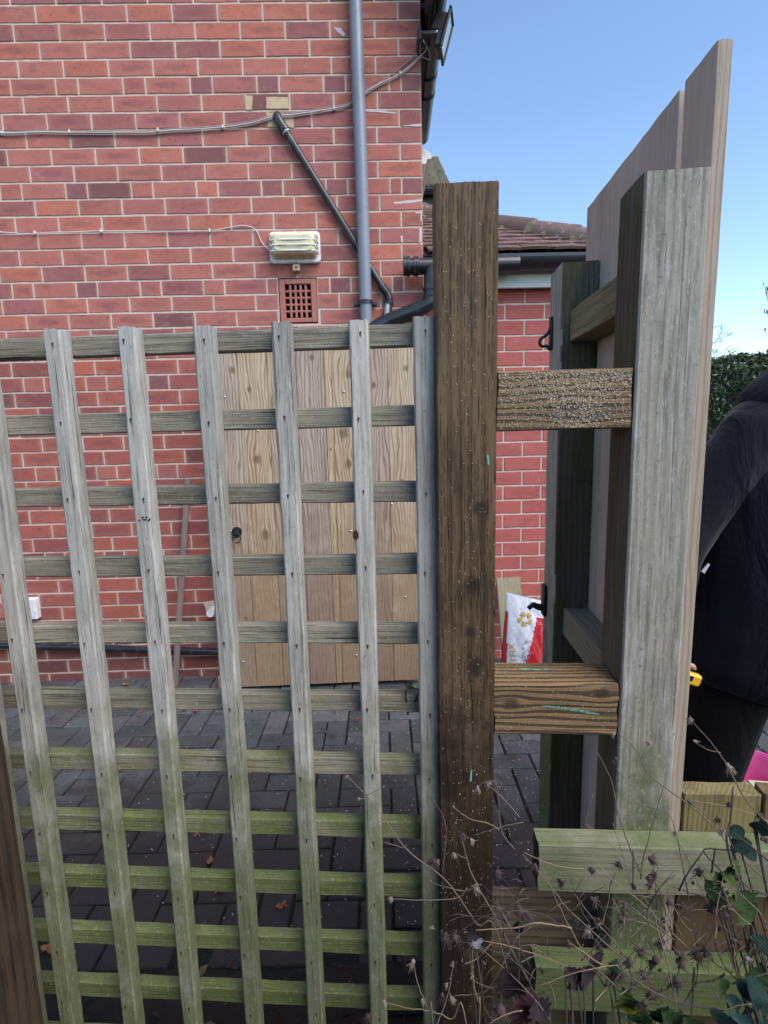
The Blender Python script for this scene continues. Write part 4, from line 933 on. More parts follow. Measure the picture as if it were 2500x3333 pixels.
# ------------------------------------------------------------------ hedge, trees, chimney house
N = NT('hedge_leaf'); t = N.tint(); n1 = N.noise(N.vmul(N.pos(), (3,)*3), 1, 4); c = N.mix(1.0, t, N.mix(n1, (.5,.6,.6), (1.5,1.4,1.3)), 'MULTIPLY'); M_['leaf'] = N.done(c, .4, .5)
N = NT('plant_leaf'); t = N.tint(); n1 = N.noise(N.vmul(N.pos(), (60,)*3), 1, 5, .7); c = N.mix(1.0, t, N.mix(n1, (.3,.35,.35), (1.5,1.45,1.4)), 'MULTIPLY'); N.bump(n1, .8, .003); M_['pleaf'] = N.done(c, .75, .12)
M_['bark'] = plain('bark', (.10,.085,.07), .9, .2, var=.4, scale=20)
def leafcard(mb, c, s_, rr, col, up=None):
    d = Vector((rr.gauss(0,1), rr.gauss(0,1), rr.gauss(0,.7))).normalized(); e = d.cross(Vector((rr.gauss(0,1), rr.gauss(0,1), rr.gauss(0,1)))).normalized(); n_ = d.cross(e)
    vs = [c-d*s_, c-d*s_*.2+e*s_*.45+n_*s_*.12, c+d*s_, c-d*s_*.2-e*s_*.45+n_*s_*.12, c+n_*s_*-.05]
    mb.add(vs, [(0,1,4),(1,2,4),(2,3,4),(3,0,4)], 0, None, col)
hedge = Thing('hedge', 'tall clipped dark evergreen hedge beyond the paving on the right', 'hedge', W, (5.2, 7.3, G))
mb = MB(); rr = random.Random(12); HP0, HP1 = Vector((3.3,8.2,0)), Vector((8.5,5.2,0)); hv = HP1-HP0; hl = hv.length; hv.normalize(); hn = Vector((hv.y,-hv.x,0)) # toward camera
gcs = [(.055,.09,.042),(.04,.075,.042),(.08,.12,.042),(.03,.055,.036),(.07,.09,.055),(.11,.15,.065)]
for k in range(30000):
    s_ = rr.uniform(0, hl); top_ = 2.33+.05*noise.noise(Vector((s_*2,0,0)))+.04*noise.noise(Vector((s_*7,3,0)))
    if rr.random() < .82:
        z = G+rr.random()**.8*(top_-G); dd = .45-abs(rr.gauss(0,.06))+.06*noise.noise(Vector((s_*3, z*3, 1))); 
        if z > top_-.2: dd -= (z-top_+.2)*.6
    else: z = top_-abs(rr.gauss(0,.03)); dd = rr.uniform(-.5,.42)
    hole = noise.noise(Vector((s_*2.2, z*2.6, 8)))
    if hole > .33 and dd > .2: dd -= .22
    c = HP0+hv*s_+hn*dd+Vector((0,0,z)); cl = rr.choice(gcs); kk = rr.uniform(.7,1.3)*(1+.5*noise.noise(c*1.3)); leafcard(mb, c, rr.uniform(.024,.046), rr, tuple(q*kk for q in cl))
hedge.part('foliage', mb, M_['leaf'])
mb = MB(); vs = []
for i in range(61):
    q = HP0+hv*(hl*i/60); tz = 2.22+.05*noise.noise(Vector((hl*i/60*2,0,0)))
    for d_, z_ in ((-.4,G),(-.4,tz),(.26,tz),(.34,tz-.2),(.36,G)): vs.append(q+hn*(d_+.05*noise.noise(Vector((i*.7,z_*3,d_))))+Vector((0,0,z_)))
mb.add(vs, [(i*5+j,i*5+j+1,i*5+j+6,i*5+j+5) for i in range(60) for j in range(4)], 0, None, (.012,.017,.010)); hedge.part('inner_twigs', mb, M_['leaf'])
mb = MB()
for k in range(26):
    s_ = k*hl/26+rr.uniform(-.08,.08); q = HP0+hv*s_+hn*rr.uniform(.05,.30)+Vector((0,0,G))
    for b in range(3):
        e = q+Vector((rr.uniform(-.3,.3),rr.uniform(-.2,.2),2.0)); m_ = (q+e)/2+Vector((rr.uniform(-.08,.08),rr.uniform(-.05,.05),0)); mb.tube(catmull([q,m_,e],5), [.022-.0012*i for i in range(11)], 6)
hedge.part('stem', mb, M_['bark'], smooth=True)
mb = MB(); mb.box((0,0,0),(0,0,0)) if False else None
def bare_tree(name, label, base, h, spread, seed, depth=5, r0=.05, lean=(0,0,0), buds=False, twig=.35, minr=0):
    rr = random.Random(seed); t = Thing(name, label, 'tree', W, tuple(base)); tk = MB(); cr = MB(); bd = MB()
    def grow(p, d, L_, r, lv):
        q = p; pts = [p]; dd = d.copy()
        for k in range(4): dd = (dd+Vector((rr.gauss(0,.10), rr.gauss(0,.10), rr.gauss(0,.06)))).normalized(); q = q+dd*(L_/4); pts.append(q)
        (tk if lv == 0 else cr).tube(pts, [max(minr, r*(1-.35*i/4)) for i in range(5)], 6 if lv < 2 else 4, cap=False)
        if buds and lv >= depth-1:
            for _ in range(2): v = rr.choice(pts); bd.tube([v, v+Vector((rr.uniform(-.01,.01),0,.022)), v+Vector((0,0,.04))], [.004,.009,.002], 5)
        if lv >= depth: return
        for k in range(rr.choice((2,3,3)) + (1 if lv == 0 else 0)):
            nd = (dd*1.0+Vector((rr.gauss(0,spread), rr.gauss(0,spread), rr.gauss(.12,spread*.6)))).normalized(); grow(rr.choice(pts[2:]), nd, L_*rr.uniform(.6,.82), r*.6, lv+1)
    grow(Vector(base), (Vector((0,0,1))+Vector(lean)).normalized(), h*twig, r0, 0)
    t.part('trunk', tk, M_['bark'], smooth=True); t.part('crown', cr, M_['bark'])
    if buds: t.part('bud', bd, M_['bark'], kind='stuff')
    return t
q = W.at(2338,1185,10.5)
bare_tree('bare_tree', 'small bare twiggy tree showing above the hedge beside the fence boards', (q[0], 10.5, 0), 3.5, .44, 21, depth=7, r0=.05, twig=.32, minr=.0035)
# tree whose branches reach in from the right
t2 = Thing('magnolia_tree', 'bare budding tree branches reaching in from the right above the hedge', 'tree', W, (8.1, 10.2, 0))
mb = MB(); mb.tube(catmull([(8.1,10.2,0),(8.15,10.2,1.5),(8.0,10.2,2.8),(8.1,10.1,4.2)],5), .07, 8); t2.part('trunk', mb, M_['bark'], smooth=True)
cr = MB(); bd = MB(); rr = random.Random(33)
def limb(p, d, L_, r, lv):
    pts = [p]; dd = d.copy(); q = p
    for k in range(5): dd = (dd+Vector((rr.gauss(0,.10), rr.gauss(0,.1), rr.gauss(.02,.11)))).normalized(); q = q+dd*L_/5; pts.append(q)
    cr.tube(pts, [r*(1-.5*i/5) for i in range(6)], 5, cap=False)
    if lv >= 1:
        for v in pts[2:]:
            if rr.random() < .5: v2 = v+Vector((rr.uniform(-.03,.03),0,rr.uniform(.01,.04))); bd.tube([v, v2, v2+Vector((0,0,.03)), v2+Vector((0,0,.05))], [.002,.006,.007,.002], 5)
    if lv < 3:
        for k in range(3): limb(rr.choice(pts[1:]), (dd+Vector((rr.gauss(-.1,.45), rr.gauss(0,.3), rr.gauss(.05,.5)))).normalized(), L_*.62, r*.6, lv+1)
for (x, y, tx, ty) in ((2640,1000,2445,1105),(2640,975,2465,1060),(2680,1070,2485,1125)):
    a = Vector(W.at(x, y, 10.1)); b = Vector(W.at(tx, ty, 10.0)); limb(a, (b-a).normalized(), (b-a).length*.62, .010, 0); cr.tube([Vector((8.05,10.15,2.6)), (a+Vector((8.05,10.15,2.6)))/2+Vector((.1,0,.1)), a], [.05,.03,.016], 6)
t2.part('crown', cr, M_['bark']); t2.part('bud', bd, M_['bark'], kind='stuff')
ch = Thing('chimney_house', 'far brick house of which only orange chimneys show over the hedge', 'house', W, (22, 24, 0))
mb = MB(); a1 = W.at(2300,1175,24)[0]; zt1 = W.at(2300,1162,24)[2]; a2 = W.at(2492,1150,24)[0]; zt2 = W.at(2492,1149,24)[2]
mb.box((a1-1.5,24.3,0),(a2+2.5,30,3.2)); ch.part('wall', mb, plain('far_brick', (.38,.14,.09)))
mb = MB(); mb.add([(a1-1.7,24.0,3.2),(a2+2.7,24.0,3.2),(a2+2.7,27,4.1),(a1-1.7,27,4.1),(a1-1.7,30.2,3.2),(a2+2.7,30.2,3.2)], [(0,1,2,3),(3,2,5,4),(0,3,4),(1,5,2)], 0, None, (.16,.09,.07)); rf = ch.part('roof', mb, M_['tile'])
for (a_, z_) in ((a1,zt1),(a2,zt2)):
    mb = MB(); mb.bbox((a_-.18,24.0,0),(a_+.22,24.5,z_-.25)); mb.bbox((a_-.22,23.96,z_-.25),(a_+.26,24.54,z_-.12)); mb.tube([(a_,24.25,z_-.12),(a_,24.25,z_)], .12, 12); ch.part('chimney', mb, plain('orange_brick', (.45,.17,.10)), rf)

bhd = Thing('added_shade_hedge', 'added hedge out of view behind the camera, shading the lower scene', 'hedge', W, (0, -1.9, 0))  # unseen hedge added to block low sky light from behind
mb = MB(); rr = random.Random(15)
for k in range(9000):
    a = rr.uniform(-4.5,4.5); z = rr.uniform(0,2.25); leafcard(mb, Vector((a, -1.5+rr.gauss(0,.05)-.1*abs(noise.noise(Vector((a*2,z*2,0)))), z)), rr.uniform(.02,.04), rr, rr.choice(gcs))
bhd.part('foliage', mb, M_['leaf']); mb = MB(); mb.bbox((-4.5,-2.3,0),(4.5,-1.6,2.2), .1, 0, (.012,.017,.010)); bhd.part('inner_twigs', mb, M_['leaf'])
# ------------------------------------------------------------------ person in black
def ball(mb, c, r, n=10, sc_=(1,1,1)):
    vs = []; fs = []
    for i in range(n+1):
        for j in range(n*2): t, f_ = math.pi*i/n, math.pi*j/n; vs.append((c[0]+r*sc_[0]*math.sin(t)*math.cos(f_), c[1]+r*sc_[1]*math.sin(t)*math.sin(f_), c[2]+r*sc_[2]*math.cos(t)))
    for i in range(n):
        for j in range(n*2): fs.append((i*n*2+j, (i+1)*n*2+j, (i+1)*n*2+(j+1) % (n*2), i*n*2+(j+1) % (n*2)))
    mb.add(vs, fs)
def blob(chains, voxel, it=6):
    # one continuous skin grown round tapered limbs
    mb = MB()
    for ch_ in chains:
        for (pa, ra), (pb, rb_) in zip(ch_[:-1], ch_[1:]):
            ra = ra if isinstance(ra, tuple) else (ra,)*3; rb_ = rb_ if isinstance(rb_, tuple) else (rb_,)*3
            L_ = (Vector(pb)-Vector(pa)).length; n = max(2, int(L_/(min(ra+rb_)*.22))+1)
            for k in range(n+1):
                t = k/n; c = Vector(pa).lerp(Vector(pb), t); q = [ra[i]+(rb_[i]-ra[i])*t for i in range(3)]; ball(mb, c, 1, 8, q)
    me = bpy.data.meshes.new('b'); me.from_pydata(mb.v, [], mb.f); ob = bpy.data.objects.new('b', me); sc.collection.objects.link(ob)
    md = ob.modifiers.new('r', 'REMESH'); md.mode = 'VOXEL'; md.voxel_size = voxel; sm = ob.modifiers.new('s', 'SMOOTH'); sm.iterations = it; sm.factor = .5
    dg = bpy.context.evaluated_depsgraph_get(); m = bpy.data.meshes.new_from_object(ob.evaluated_get(dg)); bpy.data.objects.remove(ob)
    out = MB(); out.add([tuple(v.co) for v in m.vertices], [tuple(p.vertices) for p in m.polygons]); return out
M_['skin'] = plain('skin', (.45,.27,.20), .5, .4, var=.08)
def cloth(name, col, k=1.0, sheen=.3):
    N = NT(name); ps = N.pos(); n1 = N.noise(N.vmul(ps, (6,6,3)), 1, 5, .55, 1.2); n2 = N.noise(N.vmul(ps, (300,)*3), 1, 2)
    N.bump(N.math('ADD', N.math('MULTIPLY', n1, 6), N.math('MULTIPLY', n2, .1)), .6, .008); N.b.inputs['Sheen Weight'].default_value = sheen
    return N.done(N.mix(n1, tuple(c*.8 for c in col), tuple(c*1.2 for c in col)), .9, .05)
M_['jacket'] = cloth('black_jacket', (.006,.008,.014), sheen=.08); M_['sleeve'] = cloth('grey_sleeve', (.009,.011,.018), sheen=.14); M_['trouser'] = cloth('black_trousers', (.005,.005,.006), sheen=.05)
M_['boot'] = plain('boot', (.02,.017,.015), .6, .3); M_['hair'] = plain('dark_hair', (.03,.02,.015), .7, .3, var=.4, scale=150, bump=1)
V3 = lambda a, p, z: (a, p, z)
PP = 1.50
pers = Thing('person', 'person in black jacket with greyish sleeve and black trousers behind the board fence', 'person', F, (1.0, PP, G))
# joints (fence frame)
hip = (.975,PP,.93); sh_c = (1.10,PP-.02,1.47)
shL = (.945,PP-.03,1.51); elL = (.735,PP-.02,1.235); wrL = (.695,PP-.07,.96)
shR = (1.27,PP+.03,1.47); elR = (1.37,PP-.05,1.21); wrR = (1.30,PP-.22,1.02)
hL = (.925,PP+.01,.86); knL = (.865,PP,.50); anL = (.825,PP+.02,.14)
hR = (1.02,PP+.04,.90); knR = (.895,PP+.12,.50); anR = (.86,PP+.22,.14)
nodes = [(hip,.105),((1.02,PP,1.10),.105),((1.06,PP,1.30),.135),(sh_c,.075),((1.13,PP-.03,1.56),.055),((1.145,PP-.05,1.64),.075),((1.15,PP-.05,1.73),.092),((1.15,PP-.045,1.81),.062),
  (shL,.062),(elL,.045),(wrL,.029),((.682,PP-.085,.905),.036),
  (shR,.062),(elR,.045),(wrR,.029),((1.285,PP-.26,.98),.036),
  (hL,.08),(knL,.055),(anL,.042),((.80,PP-.09,.10),.035),
  (hR,.08),(knR,.055),(anR,.042),((.90,PP+.12,.10),.035)]
edges = [(0,1),(1,2),(2,3),(3,4),(4,5),(5,6),(6,7),(3,8),(8,9),(9,10),(10,11),(3,12),(12,13),(13,14),(14,15),(0,16),(16,17),(17,18),(18,19),(0,20),(20,21),(21,22),(22,23)]
def fingers(base, pidx, dirv, side, curl):
    global nodes, edges
    d = Vector(dirv).normalized(); s_ = Vector(side); s_ = (s_-d*s_.dot(d)).normalized(); n_ = d.cross(s_)*curl; b = Vector(base)
    for k, (of, L_) in enumerate(((-.027,.062),(-.009,.072),(.010,.068),(.027,.055))):
        p = b+d*.045+s_*of; i0 = len(nodes); dd = d.copy(); nodes.append((tuple(p),.0095)); edges.append((pidx, i0))
        for q in range(3): dd = (dd+n_*.55).normalized(); p = p+dd*(L_/3); nodes.append((tuple(p), .0088-.0007*q)); edges.append((i0+q, i0+q+1))
    p = b+s_*-.034+d*.004; i0 = len(nodes); nodes.append((tuple(p),.011)); edges.append((pidx,i0)); dd = (d*.7-s_*.6+n_*.4).normalized()
    for q in range(2): p = p+dd*.028; nodes.append((tuple(p),.0095)); edges.append((i0+q, i0+q+1)); dd = (dd+n_*.5+s_*.3).normalized()
fingers((.682,PP-.085,.905), 11, (.05,-.25,-1), (0,-1,.2), -1); fingers((1.285,PP-.26,.98), 15, (-.3,-.6,-.6), (1,-.3,0), 1)
body = pers.part('body', blob([[nodes[i], nodes[j]] for i, j in edges], .0045, it=3), M_['skin'], smooth=True)
# face
mb = MB(); fc = Vector((1.12,PP-.14,1.72))
for ex in ((1.117,PP-.126,1.725),(1.163,PP-.128,1.725)):
    mb = MB(); ball(mb, ex, .0125); ey = pers.part('eye', mb, plain('eye_white', (.35,.32,.30), .4), body, smooth=True)
    mb = MB(); ball(mb, (ex[0],ex[1]-.0085,ex[2]), .0055); ey2 = pers.part('iris', mb, M_['iron'], body, smooth=True)
mb = MB(); mb.tube([(1.138,PP-.135,1.725),(1.136,PP-.160,1.700),(1.137,PP-.148,1.690)], [.008,.012,.008], 8); pers.part('nose', mb, M_['skin'], body, smooth=True)
mb = MB(); mb.tube([(1.115,PP-.128,1.660),(1.138,PP-.138,1.657),(1.162,PP-.128,1.660)], [.003,.006,.003], 6); pers.part('mouth', mb, plain('lip', (.35,.14,.12)), body, smooth=True)
mb = MB()
for x_ in (1.058,1.242): ball(mb, (x_,PP-.045,1.70), .024, 8, (.4,.8,1.2))
pers.part('ear', mb, M_['skin'], body, smooth=True)
mb = MB(); ball(mb, (1.150,PP-.030,1.775), .108, 14, (1,1.02,.85)); pers.part('hair', mb, M_['hair'], body, smooth=True)
jn = [[((1.00,PP,.80),(.235,.17,.12)),((1.03,PP,.98),(.255,.17,.12)),((1.055,PP,1.15),(.285,.17,.12)),((1.065,PP,1.28),(.285,.16,.11)),((1.09,PP-.01,1.42),(.20,.14,.10))],
  [((.965,PP-.01,1.50),.108),((1.02,PP-.02,1.55),.105),((1.10,PP-.02,1.53),.085),((1.21,PP+.02,1.50),.080)], [((1.11,PP-.02,1.55),.085),((1.14,PP-.02,1.63),.078)],
  [((1.23,PP+.02,1.48),.085),(elR,.066),(wrR,.045)]]
pers.part('jacket', blob(jn, .012), M_['jacket'], smooth=True)
sn = [[((.985,PP-.02,1.515),.085),((.900,PP-.025,1.44),.090),((.830,PP-.02,1.325),.088),((.755,PP-.02,1.215),.078),((.715,PP-.045,1.12),.056),((.700,PP-.066,.98),.042)]]
pers.part('sleeve', blob(sn, .010), M_['sleeve'], smooth=True)
tn_ = [[((.98,PP,.86),(.15,.135,.10)),((.97,PP,.78),(.14,.13,.10))],[((.925,PP+.01,.84),.115),((.90,PP+.01,.70),.112),(knL,.092),(anL,.070)],[((1.00,PP+.03,.80),.10),(knR,.085),(anR,.068)]]
pers.part('trousers', blob(tn_, .012), M_['trouser'], smooth=True)
for (an, dx, dy) in ((anL,-.03,-.12),(anR,-.03,-.12)):
    bn = [((an[0],an[1]+.03,.115),.055),((an[0]+dx*.5,an[1]+dy*.5,.11),.05),((an[0]+dx,an[1]+dy*1.3,.10),.042)]
    pers.part('boot', blob([bn], .010), M_['boot'], smooth=True)
mb = MB(); q = F.at(2308,1835,1.33); mb.tube([q, (q[0]-.014,q[1],q[2]-.022)], [.003,.005], 6); pers.part('zip_pull', mb, M_['solvent'])
mb = MB(); q = Vector(F.at(2258,2207,1.36))
rt = Matrix.Rotation(math.radians(18), 3, 'Y'); mb.bbox((q.x-.035,q.y-.012,q.z-.016),(q.x+.016,q.y+.012,q.z+.016), .005, rot=rt)
to = solo('tape_measure', 'yellow tape measure held against the black trousers beside the board fence edge', 'tape measure', mb, plain('yellow_plastic', (.72,.42,.02), .35, .5), F, tuple(q))
mb2 = MB(); mb2.bbox((q.x-.025,q.y-.0135,q.z-.006),(q.x-.008,q.y-.0118,q.z+.008), .001, rot=rt, cen=q); o = mb2.build('label_patch', M_['iron'], to, tuple(q))
mb2 = MB(); mb2.bbox((q.x+.014,q.y-.010,q.z-.014),(q.x+.020,q.y+.010,q.z-.002), .002, rot=rt, cen=q); mb2.build('tape_mouth', M_['iron'], to, tuple(q))

# pink tub and timber offcut
M_['pink'] = plain('pink_plastic', (.55,.09,.27), .22, .6, var=.1, scale=20)
mb = MB(); pc = Vector((1.375,1.79,G)); rings = []
def oval(cx, cy, z, rx, ry, n=36): return [(cx+rx*math.cos(2*math.pi*k/n), cy+ry*math.sin(2*math.pi*k/n), z) for k in range(n)]
loft(mb, [oval(pc.x,pc.y,G+.001,.085,.10), oval(pc.x,pc.y,G+.03,.095,.11), oval(pc.x,pc.y,G+.10,.108,.125), oval(pc.x,pc.y,G+.13,.114,.132), oval(pc.x,pc.y,G+.135,.126,.144), oval(pc.x,pc.y,G+.128,.128,.146), oval(pc.x,pc.y,G+.135,.118,.136), oval(pc.x,pc.y,G+.12,.108,.125), oval(pc.x,pc.y,G+.02,.090,.105)])
tb = Thing('pink_tub', 'shiny pink plastic tub on the paving behind the low fence', 'tub', W, tuple(pc)); tb.part('tub', mb, M_['pink'], smooth=True, angle=45)
mb = MB(); mb.tube(catmull([(pc.x-.12,pc.y-.02,G+.13),(pc.x-.15,pc.y-.03,G+.10),(pc.x-.12,pc.y-.05,G+.06)],5), .006, 8); tb.part('handle', mb, M_['pink'], smooth=True)
M_['cutend'] = plain('pale_cut_wood', (.62,.56,.42), .8, .2, var=.15, scale=80); mb = MB(); q = Vector(F.at(2462,2500,1.55))
mb.timber((q.x,1.55,G+.26), (1,-.1,0), (0,0,1), (0,1,0), .075, .075, .5, seed=101)
for k, f in enumerate(mb.f):
    vs = [Vector(mb.v[i]) for i in f]; n_ = (vs[1]-vs[0]).cross(vs[2]-vs[1])
    if n_.length > 0 and n_.normalized().z > .7: mb.m[k] = 1
solo('timber_offcut', 'pale topped timber offcut by the pink tub at the right edge', 'timber', mb, [M_['xrail_top'], M_['cutend']], F, tuple(q))
mb = MB(); mb.timber((q.x+.33,1.55,G), (0,0,1), (1,0,0), (0,-1,0), .09, .09, .222, seg=8, seed=102); solo('timber_block', 'upright timber block holding the pale offcut off the paving', 'timber', mb, M_['brown2'], F, (q.x+.33,1.55,G))

# ------------------------------------------------------------------ fallen leaves
M_['dleaf'] = plain('dead_leaf', (.26,.10,.05), .8, .3, var=.3, scale=100); M_['gleaf'] = plain('green_fallen_leaf', (.06,.11,.06), .5, .4)
def flatleaf(mb, c, s_, rr, lobes=5, mat=0, col=(1,1,1)):
    n = 20; th = rr.uniform(0,6.28); vs = [c+Vector((0,0,.006))]
    for k in range(n):
        a_ = 2*math.pi*k/n; r_ = s_*(.62+.38*math.cos(lobes*a_/1.0)*.6+rr.uniform(-.08,.08))
        vs.append(c+Vector((r_*math.cos(a_+th), r_*.8*math.sin(a_+th), .004+.012*abs(math.sin(a_*1.5+th)))))
    mb.add(vs, [(0, k+1, (k+1) % n+1) for k in range(n)], mat, None, col)
rr = random.Random(50); lv = [(685,2809,'d'),(716,2905,'d'),(918,2955,'d'),(1162,2348,'d'),(463,2318,'d'),(395,2513,'d'),(640,2723,'d'),(157,3098,'d'),(1425,2810,'g'),(170,2950,'d'),(150,2900,'d'),(1205,3098,'d'),(640,2318,'d'),(600,2315,'d'),(412,2232,'d')]
for i, (x, y, k) in enumerate(lv):
    q = Vector(W.floor(x, y, G+.002)); mb = MB(); flatleaf(mb, q, rr.uniform(.016,.028), rr, 5)
    solo('fallen_leaf', 'small green leaf fallen on dark paving behind the trellis' if k == 'g' else 'brown dead leaf fallen on the dark paving behind the trellis', 'leaf', mb, M_['gleaf'] if k == 'g' else M_['dleaf'], W, tuple(q), 'green fallen leaf' if k == 'g' else 'brown leaves fallen on the paving')
mb = MB(); rr = random.Random(51)      # wood chips and grit scattered over the paving
for k in range(4200):
    a = rr.gauss(.75,.55) if rr.random() < .6 else rr.uniform(-2.2,2.6); p = rr.uniform(1.25,3.0)
    s_ = rr.uniform(.0015,.005); t_ = rr.uniform(0,3.1); c_, s2 = math.cos(t_), math.sin(t_); kk = rr.uniform(.5,1.3)
    mb.add([(a-s_*c_,p-s_*s2,G+.004),(a+s_*.3*s2,p-s_*.3*c_,G+.007),(a+s_*c_,p+s_*s2,G+.004),(a-s_*.3*s2,p+s_*.3*c_,G+.006)], [(0,1,2,3)])
o = mb.build('wood_chips', M_['dust'], kind='stuff'); o['label'] = 'pale wood chips and grit scattered over the paving'; o['category'] = 'wood chips'

mb = MB(); rr = random.Random(61)
for k in range(900):
    c = Vector((rr.uniform(-.9,1.2), rr.uniform(.25,1.2), .075+rr.uniform(0,.02))); kk = rr.uniform(.5,1.4); leafcard(mb, c, rr.uniform(.008,.022), rr, rr.choice([(.09*kk,.05*kk,.03*kk),(.05*kk,.035*kk,.03*kk),(.12*kk,.09*kk,.05*kk)]))
o = mb.build('leaf_litter', M_['pleaf'], kind='stuff') ; o['label'] = 'dead leaf litter lying on the soil at the fence foot'; o['category'] = 'leaf litter'
# ------------------------------------------------------------------ dead plants in the foreground
M_['stem'] = plain('dry_stem', (.15,.115,.095), .8, .2, var=.3, scale=40); M_['straw'] = plain('straw_stem', (.26,.19,.12), .7, .3, var=.15, scale=40); M_['darkstem'] = plain('dark_stem', (.06,.05,.045), .8, .2)
M_['seed'] = plain('seed_head', (.075,.052,.05), .9, .15, var=.4, scale=200); M_['seedp'] = plain('pale_seed', (.22,.18,.15), .9, .2, var=.3, scale=200)
def seedhead(mb, c, d, s_, rr, fluffy):
    ball(mb, c, s_*.30, 5, (1, 1, rr.uniform(.8,1.3))); ax = Vector((rr.gauss(.1,.6), rr.gauss(0,.3), rr.gauss(-.7,.6))); s_ *= rr.uniform(.6,1.1)
    for k in range(60 if fluffy else 12):
        v = (Vector((rr.gauss(0,1), rr.gauss(0,1), rr.gauss(0,1))).normalized()+(ax*1.1 if fluffy else Vector(d)*.9)).normalized()
        L_ = s_*rr.uniform(.35,1.15)*(1 if rr.random() < .8 else 1.3); e = c+v*L_+Vector((rr.gauss(0,.18),0,-abs(rr.gauss(0,.3))))*L_; m = c+v*L_*.6
        mb.tube([c+v*s_*.2, m, e], [.0006,.0005 if fluffy else .0009,.0002], 3)
def leafblade(mb, c, d, n_, L_, wd, col, rr, serr=0, cup=.25):
    d = Vector(d).normalized(); L_ *= .78; wd *= .86; n_ = Vector(n_); n_ = (n_-d*n_.dot(d)).normalized(); s_ = d.cross(n_); rows = 16; vs = []
    for i in range(rows+1):
        t = i/rows; w_ = wd*.42*(math.sin(math.pi*t**.8)**.75)*(1+serr*((.16 if i % 4 in (1,2) else -.12)+rr.uniform(-.08,.08))); z_ = -cup*L_*(t-.3)**2
        for j, u in enumerate((-1,-.5,0,.5,1)):
            vs.append(c+d*(L_*t)+s_*(w_*u)+n_*(z_+abs(u)*w_*.35+rr.uniform(-.0006,.0006)+serr*.0009*math.sin(i*1.9+j)))
    mb.add(vs, [(i*5+j, i*5+j+1, (i+1)*5+j+1, (i+1)*5+j) for i in range(rows) for j in range(4)], 0, None, col)
